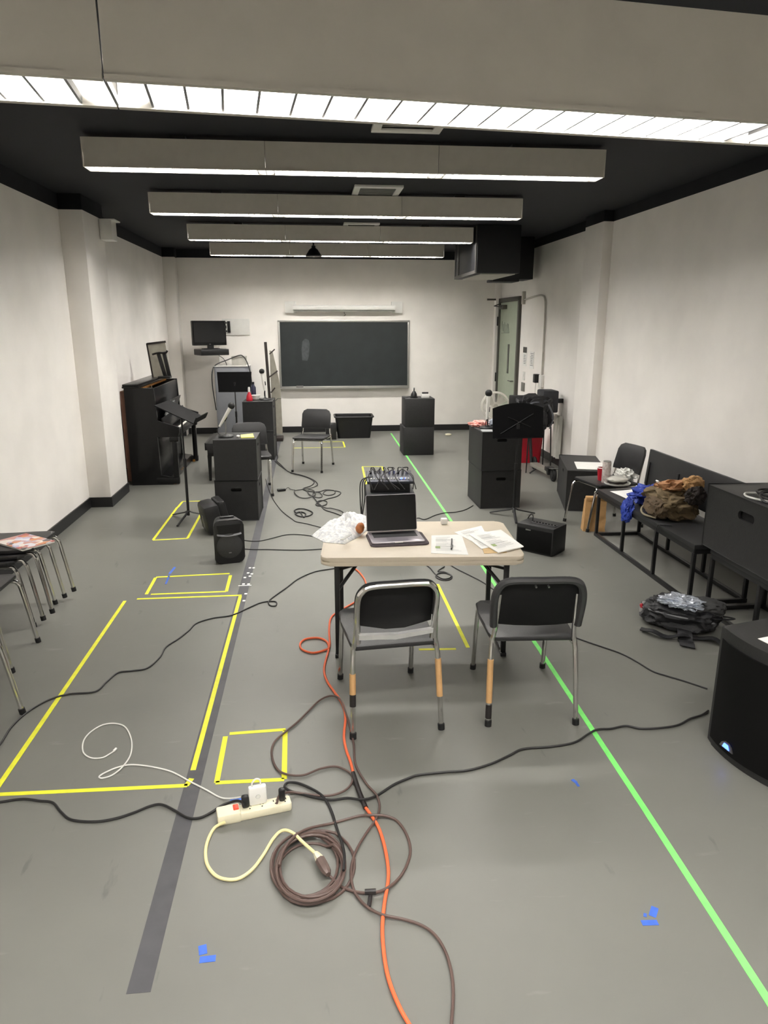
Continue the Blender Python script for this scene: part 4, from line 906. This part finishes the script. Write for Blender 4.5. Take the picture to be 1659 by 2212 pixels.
lp = thing('laptop', 'open grey laptop with dark screen on the cream table', 'laptop', (.497, 4.175, TZ+.009), 4)
part('base', B().prism(rr(.325, .235, .014, 4), 0, .012, bev=.003), GREYAL, lp)
part('keyboard', B().box((0, .035, .0122), (.275, .105, .0016)), KEYS, lp)
part('trackpad', B().box((0, -.065, .0122), (.13, .075, .001)), mat('trackpad_grey', (158, 153, 160), rough=.3, metal=.5), lp)
part('notch', B().box((0, -.1175, .008), (.05, .003, .006)), WHITE, lp)
LM = TM((0, .118, .012), RX(-13))
lid = part('lid', B().prism(rr(.325, .232, .012, 4), -.003, .003, LM @ TM((0, 0, .116), RX(90)), bev=.001), GREYAL, lp)
part('screen', B().prism(rr(.317, .224, .008, 4), .003, .0036, LM @ TM((0, 0, .116), RX(90))), SCREEN, lid)
single('laptop_sleeve', B().prism(rr(.36, .27, .03, 5), 0, .008, bev=.003), FELT, 'dark grey felt sleeve under the laptop', 'laptop sleeve', loc=(.505, 4.165, TZ+.0006), rz=3)

def paper(label, corners, mt=PAPER, lines=True, z=TZ+.0006, th=.0015, curl=0, green=False):
    P4 = [spot(x, y, z) for x, y in corners]     # near-left, near-right, far-right, far-left
    c = sum(P4, Vector())/4; Q = [p-c for p in P4]
    t = thing('paper_stack' if th > .002 else 'sheet_of_paper', label, 'paper', c)
    f = lambda u, v: (Q[0]*(1-u)+Q[1]*u)*(1-v) + (Q[3]*(1-u)+Q[2]*u)*v
    part('sheet', B().sheet(lambda u, v: f(u, v)+Vector((0, 0, th+curl*(abs(2*u-1)**3)*v)), 8, 8, th), mt, t)
    if lines:
        k = B()
        def bar(u0, u1, v, hv):
            q = [f(u0, v)+Vector((0, 0, th+.0008)), f(u1, v)+Vector((0, 0, th+.0008)), f(u1, v+hv)+Vector((0, 0, th+.0008)), f(u0, v+hv)+Vector((0, 0, th+.0008))]
            k.bm.faces.new([k.bm.verts.new(p) for p in q])
        for i in range(16):
            if i in (4, 9): continue
            bar(.14, .14+random.uniform(.3, .7), .15+i*.047, .010)
        bar(.13, .62, .36, .012); bar(.13, .6, .70, .012)
        part('print', k, mat('pale_ink', (168, 168, 166), rough=.8, var=0), t)
        if green:
            k = B(); k.bm.faces.new([k.bm.verts.new(f(u, v)+Vector((0, 0, th+.001))) for u, v in ((.12, .26), (.26, .26), (.26, .36), (.12, .36))]); part('green_block', k, GREENINK, t)
    return t
paper('printed sheet with a pen across it, nearest the laptop on the cream table', [(931, 1195), (1012, 1199), (997, 1155), (932, 1157)], green=True, z=TZ+.0006)
paper('printed sheet at the back of the paper pile on the cream table', [(1020, 1170), (1055, 1163), (1040, 1136), (981, 1150)], z=TZ+.0012)
paper('brown envelope corner under the paper pile, near right edge of the table', [(1046, 1196), (1095, 1194), (1085, 1176), (1040, 1180)], mat('envelope_tan', (206, 176, 128), rough=.8), False, z=TZ+.0012)
paper('lower printed sheet of the paper pile, poking out on the left', [(1040, 1186), (1080, 1178), (1050, 1148), (1008, 1160)], z=TZ+.003)
paper('thick printed stack on top of the paper pile at the right end of the table', [(1076, 1195), (1131, 1182), (1082, 1146), (1013, 1156)], z=TZ+.006, th=.006, green=True)
pen = thing('ballpoint_pen', 'thin pen lying across the printed sheet nearest the laptop', 'pen', tuple(spot(978, 1176, TZ+.0085)))
v1, v2 = spot(975, 1186, TZ+.0085)-spot(978, 1176, TZ+.0085), spot(976, 1164, TZ+.0085)-spot(978, 1176, TZ+.0085)
part('barrel', B().cyl(v1, v2, .004, n=8), PLASTIC, pen); part('clip', B().cyl(v1*.2, v1*.9, .0052, n=8), STEEL, pen)
cb_ = thing('plug_adapter', 'small white cube charger at the back edge of the cream table', 'charger', tuple(spot(959, 1132, TZ)), 0); part('cube', B().box((0, 0, .02), (.042, .04, .04), .006), WHITE, cb_); part('prongs', B().box((-.008, .024, .02), (.003, .014, .01)).box((.008, .024, .02), (.003, .014, .01)), STEEL, cb_)

# crumpled wrap with a brown roll
wr = [spot(x, y, TZ) for x, y in ((673, 1158), (700, 1172), (745, 1176), (775, 1160), (800, 1142), (800, 1118), (770, 1114), (742, 1110), (735, 1121), (705, 1132))]
wcn = sum(wr, Vector())/len(wr)
wp = thing('paper_wrap', 'crumpled white patterned paper bag on the left end of the cream table', 'paper bag', wcn)
def wrapf(u, v):
    a = u*2*math.pi; n = len(wr); s = u*n; i = int(s) % n; fr2 = s-int(s)
    e = wr[i].lerp(wr[(i+1) % n], fr2)-wcn; p = e*v
    h = .004+.075*(1-v)**.7*(.75+.6*noise.noise(Vector((p.x*13, p.y*13, 3))))+.03*abs(noise.noise(Vector((p.x*24, p.y*24, 9))))*(1-v**4)
    return p+Vector((0, 0, max(.003, h)))
wb = B(); NU, NV = 60, 16
cen = wb.bm.verts.new(wrapf(0, 0)); gr = [[wb.bm.verts.new(wrapf(i/NU, (j+1)/NV)) for j in range(NV)] for i in range(NU)]
for i in range(NU):
    k = (i+1) % NU; wb.bm.faces.new((cen, gr[i][0], gr[k][0]))
    for j in range(NV-1): wb.bm.faces.new((gr[i][j], gr[i][j+1], gr[k][j+1], gr[k][j]))
low = [wb.bm.verts.new(Vector((gr[i][-1].co.x, gr[i][-1].co.y, .0005))) for i in range(NU)]
for i in range(NU): k = (i+1) % NU; wb.bm.faces.new((gr[i][-1], low[i], low[k], gr[k][-1]))
wb.bm.faces.new(low[::-1])
part('wrap', wb, WRAP, wp, sharp=60)
rl = single('bread_roll', B().lump((0, 0, .035), (.055, .085, .07), .12, 61, 2, 3), BREAD, 'brown oval roll on the crumpled white wrap', 'bread roll', loc=tuple(spot(778, 1152, TZ+.012)), rz=-18)
nk = part('napkin_fold', B().box((0, 0, 0), (.02, .13, .004), .001, RZ(-28)), mat('pale_grey_fold', (190, 190, 184), rough=.7), wp); nk.location = spot(748, 1160, TZ+.05)-wcn

# ------------------------------------------------------------------ tape on the floor
def strip_poly(b, a, c, wd, z=.0012):
    a, c = Vector((a[0], a[1], 0)), Vector((c[0], c[1], 0)); d = (c-a).normalized(); nrm = Vector((-d.y, d.x, 0))*wd/2
    lo = [a-nrm, c-nrm, c+nrm, a+nrm]
    vs = [b.bm.verts.new((p.x, p.y, .0002)) for p in lo]; hs = [b.bm.verts.new((p.x, p.y, z)) for p in lo]
    b.bm.faces.new(hs)
    for i in range(4): b.bm.faces.new((vs[i], vs[(i+1) % 4], hs[(i+1) % 4], hs[i]))
    return b
def tape_outline(label, segs, wd=.024, mt=YTAPE):
    t = thing('tape_outline', label, 'floor tape', (0, 0, 0))
    for a, c in segs: part('tape_strip', strip_poly(B(), a, c, wd), mt, t)
    return t
def px(*p): return [(spot(*a)[:2], spot(*b)[:2]) for a, b in p]
tape_outline('large yellow tape rectangle on the floor at left', px(((296, 1294), (522, 1286)), ((519, 1288), (417, 1664)), ((270, 1298), (-40, 1752)), ((-60, 1719), (405, 1697)), ((402, 1698), (414, 1682))))
tape_outline('small yellow tape rectangle just above the large yellow one', px(((337, 1247), (496, 1239)), ((498, 1243), (489, 1278)), ((488, 1278), (326, 1284)), ((336, 1248), (316, 1284))))
tape_outline('yellow tape rectangle around the foot of the front music stand', px(((394, 1083), (446, 1082)), ((383, 1096), (331, 1166)), ((394, 1084), (384, 1096)), ((330, 1167), (406, 1163)), ((405, 1163), (448, 1085))))
tape_outline('near yellow tape square on the floor above the power strip', px(((496, 1585), (617, 1576)), ((616, 1577), (614, 1683)), ((614, 1684), (466, 1691)), ((468, 1691), (487, 1591))))
tape_outline('yellow tape line running under the table toward the right front chair', px(((945, 1262), (1011, 1399)), ((905, 1403), (985, 1402))))
tape_outline('yellow tape rectangle on the floor behind the mixer', px(((782, 1008), (827, 1008)), ((783, 1009), (791, 1046)), ((826, 1009), (838, 1046))))
tape_outline('pale yellow tape rectangle under the lone middle chair', px(((632, 968), (746, 966)), ((745, 966), (741, 954)), ((741, 954), (690, 955))))
gt_ = B()
gp = [(1.448, 12.95), (1.405, 8.0), (1.368, 3.96), (1.335, 2.4), (1.29, .9)]
for a, c in zip(gp, gp[1:]): strip_poly(gt_, a, c, .027, .0016)
single('green_tape_line', gt_, GTAPE, 'long green tape line down the floor on the right', 'floor tape')
dt_ = B(); strip_poly(dt_, (-.565, 1.76), (-.545, 6.0), .072, .0008); strip_poly(dt_, (-.545, 6.0), (-.575, 12.6), .072, .0008)
single('dark_tape_strip', dt_, DTAPE, 'wide dark grey tape strip down the floor on the left', 'floor tape')
sc_ = B()
for x, y in [(540, 1227), (548, 1227), (536, 1238), (544, 1240), (529, 1248), (540, 1245), (526, 1262), (537, 1262), (531, 1283), (527, 1298)]:
    p = spot(x, y); sc_.box((p.x, p.y, .0016), (.02, .026, .001))
sc_.box((*spot(529, 1265)[:2], .0014), (.10, .012, .001))
single('tape_scraps', sc_, PAPER, 'tiny white tape scraps stuck along the dark floor strip', 'tape scraps'); bpy.data.objects['tape_scraps']['kind'] = 'stuff'
def blue(label, strokes):
    b = B()
    for a, c, wd in strokes: strip_poly(b, spot(*a)[:2], spot(*c)[:2], wd)
    single('blue_tape_mark', b, BTAPE, label, 'floor tape', 'blue tape marks on the floor')
blue('blue tape corner mark on the floor at lower left, below the coil', [((437, 2042), (439, 2062), .026), ((431, 2074), (466, 2070), .024)])
blue('blue tape corner mark on the floor at lower right, by the green line', [((1415, 1960), (1409, 1980), .024), ((1386, 1994), (1421, 1993), .022), ((1390, 1976), (1397, 1978), .016)])
blue('faint blue tape stroke on the floor within the small yellow rectangle', [((378, 1225), (366, 1240), .02), ((366, 1242), (358, 1262), .014)])
blue('tiny blue tape scrap on the floor right of centre', [((1236, 1684), (1244, 1690), .016), ((1244, 1690), (1250, 1699), .012)])
single('tape_flag', strip_poly(B(), spot(498, 1727)[:2], spot(526, 1728)[:2], .02), BTAPE, 'small blue tape scrap on the floor behind the power strip', 'floor tape')

# ------------------------------------------------------------------ power strip and cords
def cord_pts(pts, r, lift=0):
    out = []
    for p in pts: out.append(spot(p[0], p[1], r+lift+(p[2] if len(p) > 2 else 0)))
    return out
def cable(name, label, pts, r, mt, lift=0, cat='cable', group=None, k=7):
    b = B().tube(smooth(cord_pts(pts, r, lift), k), r, 8); return single(name, b, mt, label, cat, group)
ps = thing('power_strip', 'cream power strip on the floor with plugs in it', 'power strip', (-.275, 2.545, 0), 12.5)
part('body', B().prism(rr(.30, .062, .012, 4), 0, .036, bev=.006), CREAM, ps)
part('end_block', B().box((-.105, 0, .022), (.095, .07, .046), .008), CREAM, ps)
sw = part('switch', B().box((-.075, .004, .0465), (.022, .032, .008), .003), mat('red_switch', (196, 62, 40), rough=.4, emit=.25), ps)
sk = B()
for x in (-.02, .03, .085, .125):
    sk.box((x-.006, .008, .0365), (.003, .010, .002)).box((x+.006, .008, .0365), (.003, .010, .002)).cyl((x, -.010, .036), (x, -.010, .0375), .003, n=8)
part('sockets', sk, BOXHOLE, ps)
part('plug', B().box((-.035, .012, .06), (.03, .03, .05), .008, RX(-8)), PLASTIC, ps)
part('plug', B().box((.115, .005, .062), (.026, .028, .056), .008), PLASTIC, ps)
yc = [(486, 1776, .02), (462, 1790), (446, 1825), (446, 1862), (462, 1888), (485, 1899), (515, 1898), (545, 1878), (570, 1845), (590, 1812), (610, 1794, .02), (632, 1799, .03), (655, 1820, .025), (684, 1846, .02)]
inv = (Matrix.Translation(ps.location) @ Matrix.Rotation(R(12.5), 4, 'Z')).inverted()
part('cord', B().tube([inv @ p for p in smooth(cord_pts(yc, .0065), 7)], .0065, 8), YLCORD, ps)
pe = inv @ spot(690, 1855, .03); pf = inv @ spot(682, 1843, .03)
part('cord_plug', B().tube([pf, pf.lerp(pe, .5), pe, pe+(pe-pf)*.35], [.010, .014, .017, .017], 8), CREAM, ps)
cg_ = thing('laptop_charger', 'white square laptop charger standing in the power strip', 'charger', (-.262, 2.562, .0365), 12.5)
part('brick', B().box((0, 0, .042), (.075, .028, .084), .009), WHITE, cg_)
part('swirl_mark', B().tube([Vector((.009*math.cos(a*R(30)), -.0145, .042+.009*math.sin(a*R(30)))) for a in range(12)], .0012, 5, closed=True), mat('mark_grey', (200, 200, 196), var=0), cg_)
part('hook', B().tube(smooth([(-.02, 0, .083), (-.02, 0, .10), (-.005, .0, .115), (.012, 0, .108), (.014, 0, .084)], 5), .0035, 6), WHITE, cg_)
invc = (Matrix.Translation(cg_.location) @ Matrix.Rotation(R(12.5), 4, 'Z')).inverted()
fc = [(541, 1717, .075), (520, 1722, .04), (495, 1725, .015), (474, 1722), (445, 1706), (410, 1688), (370, 1667), (325, 1656), (283, 1652), (253, 1658), (225, 1670), (214, 1678), (222, 1681), (243, 1674), (266, 1655, .005), (282, 1630), (284, 1600), (272, 1572), (250, 1563), (222, 1566), (195, 1582), (180, 1602), (180, 1625), (196, 1637), (220, 1637), (238, 1628), (247, 1622)]
part('cord', B().tube([invc @ p for p in smooth(cord_pts(fc, .0035), 7)], .0035, 7), WHCORD, cg_)
part('cord_tip', B().tube([invc @ spot(246, 1622, .005), invc @ spot(251, 1617, .005)], .006, 8), WHITE, cg_)

cable('power_cable', 'black power cord from the power strip to the left edge of the view', [(527, 1742, .06), (524, 1733, .05), (508, 1730, .03), (480, 1740, .01), (455, 1756), (430, 1767), (405, 1766), (380, 1752), (350, 1738, .004), (325, 1741), (290, 1755), (250, 1768), (205, 1775), (155, 1771), (132, 1754), (114, 1734), (85, 1730), (50, 1726), (5, 1732), (-40, 1740)], .0055, BLKCORD, cat='cord')
cable('extension_cable', 'dark looping cord from the power strip, past the chair and off the bottom edge', [(598, 1735, .06), (604, 1718, .04), (628, 1711, .01), (660, 1715), (706, 1719), (742, 1709), (760, 1690), (758, 1671), (728, 1656), (693, 1660), (656, 1674), (621, 1673), (598, 1660), (587, 1630), (592, 1604), (615, 1582), (641, 1561), (664, 1538), (690, 1513), (715, 1503), (735, 1511, .004), (750, 1550, .004), (763, 1600), (768, 1650), (791, 1692), (813, 1717), (820, 1742), (813, 1768, .004), (791, 1800), (768, 1840), (758, 1882), (765, 1924), (791, 1957), (826, 1976, .006), (872, 1986), (911, 1999), (940, 2020), (962, 2055), (975, 2100), (979, 2150), (975, 2215), (972, 2260)], .005, BRNCORD, .004, 'cord')
oc = thing('extension_cable', 'orange extension cord snaking from under the table to the bottom edge', 'cord', (0, 0, 0))
o1 = [(762, 1226), (776, 1236), (789, 1255), (790, 1278), (770, 1298), (738, 1317), (716, 1333), (711, 1360), (712, 1395, .008), (702, 1404), (675, 1410), (652, 1402), (649, 1389), (662, 1380), (688, 1378), (706, 1386), (710, 1402), (704, 1425), (700, 1448), (706, 1470), (722, 1494), (740, 1521), (746, 1550), (743, 1590), (748, 1620), (757, 1645), (763, 1670)]
o2 = [(763, 1670), (774, 1705), (790, 1745)]
o3 = [(790, 1745), (803, 1763), (818, 1788), (830, 1825), (838, 1870), (838, 1905), (830, 1955), (826, 2005), (829, 2055), (836, 2100), (848, 2140), (868, 2185), (895, 2230), (915, 2260)]
part('cord', B().tube(smooth(cord_pts(o1, .0065, .001), 7), .0065, 8), ORCORD, oc)
part('tape_splice', B().tube(smooth(cord_pts(o2, .011), 7), .011, 8), ETAPE, oc)
part('cord', B().tube(smooth(cord_pts(o3, .0065, .004), 7), .0065, 8), ORCORD, oc)
# brown coil
bcx = thing('extension_cable_coil', 'brown extension cord coiled on the floor and joined to the cream plug', 'cord', (0, 0, 0))
coil = []
cc = spot(672, 1878)
turns = 8; NP = 26
rng = random.Random(5)
offs = [(rng.uniform(-.03, .03), rng.uniform(-.036, .036), rng.uniform(.84, 1.06)) for _ in range(turns+2)]
for i in range(turns*NP):
    tt_ = i/NP; k = int(tt_); f = tt_-k; q = [offs[k][j]*(1-f)+offs[k+1][j]*f for j in range(3)]
    a = R(60)+tt_*2*math.pi
    coil.append(Vector((cc.x+q[0]+.133*q[2]*math.cos(a), cc.y+q[1]*.8+.174*q[2]*math.sin(a), .0055+.0058*(k % 5)+.002*math.sin(a*3))))
part('coil', B().tube(coil, .0055, 7), BRNCORD, bcx)
conn = cord_pts([(712, 1892, .008), (727, 1906), (742, 1918), (784, 1929, .006), (826, 1924, .01), (862, 1897), (882, 1860), (886, 1830), (876, 1798), (856, 1772), (830, 1762, .012), (800, 1761, .012), (774, 1763), (719, 1778), (690, 1784, .01), (660, 1792, .025), (634, 1808, .035), (612, 1838, .035), (603, 1870, .034)], .0055)
part('lead', B().tube(smooth(conn, 7), .0055, 8), BRNCORD, bcx)
pa, pb2 = spot(692, 1858, .032), spot(709, 1889, .028)
part('socket_head', B().tube([pa, pa.lerp(pb2, .4), pa.lerp(pb2, .8), pb2], [.020, .020, .017, .010], 8), mat('brown_socket', (96, 80, 74), rough=.5), bcx)
part('cable_tie', B().tube([spot(788, 1927, .02), spot(812, 1926, .02)], .010, 8).tube([spot(801, 1928, .016), spot(797, 1958, .010)], .007, 8, flat=.5), ETAPE, bcx)
cable('speaker_cable', 'dark cord from the coil across the green line to the large loudspeaker', [(742, 1880, .035), (744, 1850, .034), (739, 1822, .03), (728, 1790), (718, 1758), (707, 1733), (690, 1714, .006), (665, 1700), (641, 1691), (621, 1691), (615, 1700), (628, 1709), (654, 1716), (683, 1723), (715, 1728), (750, 1724), (784, 1727, .014), (813, 1719), (849, 1696), (880, 1682), (905, 1674), (960, 1668), (1010, 1664), (1060, 1650), (1100, 1632), (1130, 1618), (1190, 1613), (1240, 1604), (1270, 1586), (1290, 1576, .006), (1320, 1574), (1352, 1568), (1385, 1574), (1430, 1572), (1465, 1566), (1490, 1553), (1515, 1545), (1530, 1535)], .0055, BLKCORD, .002, 'cord')
cable('audio_cable', 'long black cable wandering across the large yellow rectangle to the table', [(-40, 1650), (0, 1608), (25, 1570), (60, 1538), (105, 1512), (150, 1499), (205, 1494), (230, 1473), (255, 1453), (285, 1449), (318, 1443), (345, 1420), (358, 1398), (385, 1380), (408, 1362), (425, 1346), (460, 1335), (500, 1329), (535, 1314), (560, 1303), (580, 1299), (596, 1300), (596, 1308), (584, 1308), (580, 1300), (590, 1290), (618, 1270), (645, 1250), (680, 1235), (715, 1229), (760, 1222)], .0048, BLKCORD)
cable('audio_cable', 'black cable from under the table past the right front chair to the large loudspeaker', [(970, 1218), (985, 1228), (1015, 1243), (1042, 1257), (1070, 1276), (1110, 1300), (1160, 1335), (1200, 1362), (1245, 1378), (1285, 1392), (1340, 1411), (1375, 1429), (1410, 1450), (1440, 1460), (1480, 1472), (1528, 1488)], .0045, BLKCORD)
cable('audio_cable', 'small loop of black cable on the floor seen under the table edge', [(922, 1222), (930, 1228), (940, 1240), (955, 1250), (970, 1249), (974, 1243), (960, 1238), (945, 1240), (942, 1247), (955, 1253), (972, 1252), (976, 1244), (962, 1236), (946, 1234), (960, 1224)], .0045, BLKCORD)
cable('audio_cable', 'upper black cable running right from the small loudspeaker', [(520, 1166), (545, 1169), (565, 1168), (590, 1162), (620, 1155), (650, 1155), (680, 1159), (720, 1165)], .0045, BLKCORD)
cable('audio_cable', 'lower black cable running right from the small loudspeaker', [(520, 1185), (545, 1187), (580, 1187), (620, 1188), (660, 1188), (710, 1185)], .0045, BLKCORD)
cable('audio_cable', 'thin black cable curving from the left box stack toward the table', [(574, 1035), (582, 1060), (592, 1082), (610, 1105), (632, 1122), (640, 1127), (665, 1132), (700, 1141), (730, 1146)], .0045, BLKCORD)
cable('audio_cable', 'black cable tangle starting beside the lone middle chair legs', [(594, 996), (605, 1006), (628, 1021), (660, 1030), (678, 1040), (672, 1049), (655, 1055), (658, 1059), (672, 1062), (690, 1062), (704, 1058), (722, 1060), (722, 1067), (708, 1070), (698, 1066), (708, 1059), (735, 1063), (728, 1072), (706, 1078), (690, 1084), (682, 1090), (690, 1093), (704, 1090), (705, 1083), (692, 1081), (684, 1086), (694, 1094), (703, 1102), (722, 1108), (742, 1116)], .006, BLKCORD)
cable('audio_cable', 'second black cable twisted through the tangle behind the table', [(628, 1022), (650, 1026), (676, 1036), (686, 1046), (676, 1053), (655, 1057), (636, 1061), (645, 1073), (662, 1076), (680, 1070), (678, 1060), (666, 1058), (668, 1068), (686, 1075), (696, 1072), (690, 1064), (676, 1066), (682, 1080), (700, 1096), (716, 1098), (735, 1103), (745, 1110)], .0055, BLKCORD, .006)
ad = thing('inline_adapter', 'small black inline adapter on the floor left of the cable tangle', 'adapter', tuple(spot(608, 1061)), 20); part('case', B().box((0, 0, .016), (.10, .05, .032), .008), PLASTIC, ad); part('lead', B().tube(smooth([(.05, 0, .012), (.08, .04, .02), (.11, .06, .02), (.12, .0, .01), (.16, -.04, .006)], 5), .0045, 6), BLKCORD, ad)
cable('audio_cable', 'small coiled black cable on the floor left of the crumpled wrap', [(640, 1108), (636, 1103), (645, 1099), (660, 1100), (675, 1107), (668, 1114), (650, 1116), (638, 1110), (650, 1106), (660, 1110), (656, 1118), (648, 1106), (640, 1108)], .007, BLKCORD)
cable('audio_cable', 'black cable from the mixer box across to the right box stack', [(893, 1121), (905, 1119), (918, 1122), (940, 1113), (960, 1108), (985, 1106), (1005, 1101), (1022, 1092)], .005, BLKCORD)
hc = B()
for k, (x0, x1) in enumerate(((-.22, -.29), (-.2, -.25), (-.18, -.33))):
    hc.tube(smooth([(.70+x0+.02, 6.33, .60), (.70+x0-.05, 6.3, .56), (.70+x0-.06, 6.25, .40), (.70+x0-.05-.03*k, 6.2, .16), (.70+x1-.02, 6.1, .006), (.70+x1-.10, 5.95, .006)], 6), .0055, 6)
single('cable_bundle', hc, BLKCORD, 'black cables hanging down the left side of the mixer box', 'cables')
cable('audio_cable', 'black cable at the foot of the rear left box stack', [(590, 970), (600, 985), (598, 995), (606, 1003), (622, 1018), (640, 1024)], .006, BLKCORD, .002)
single('tape_roll', B().lathe([(.05, 0), (.06, .004), (.06, .02), (.03, .03), (.01, .03)]), CREAM, 'tiny pale object on the floor near the back baseboard', 'floor scrap', loc=tuple(spot(968, 940)))
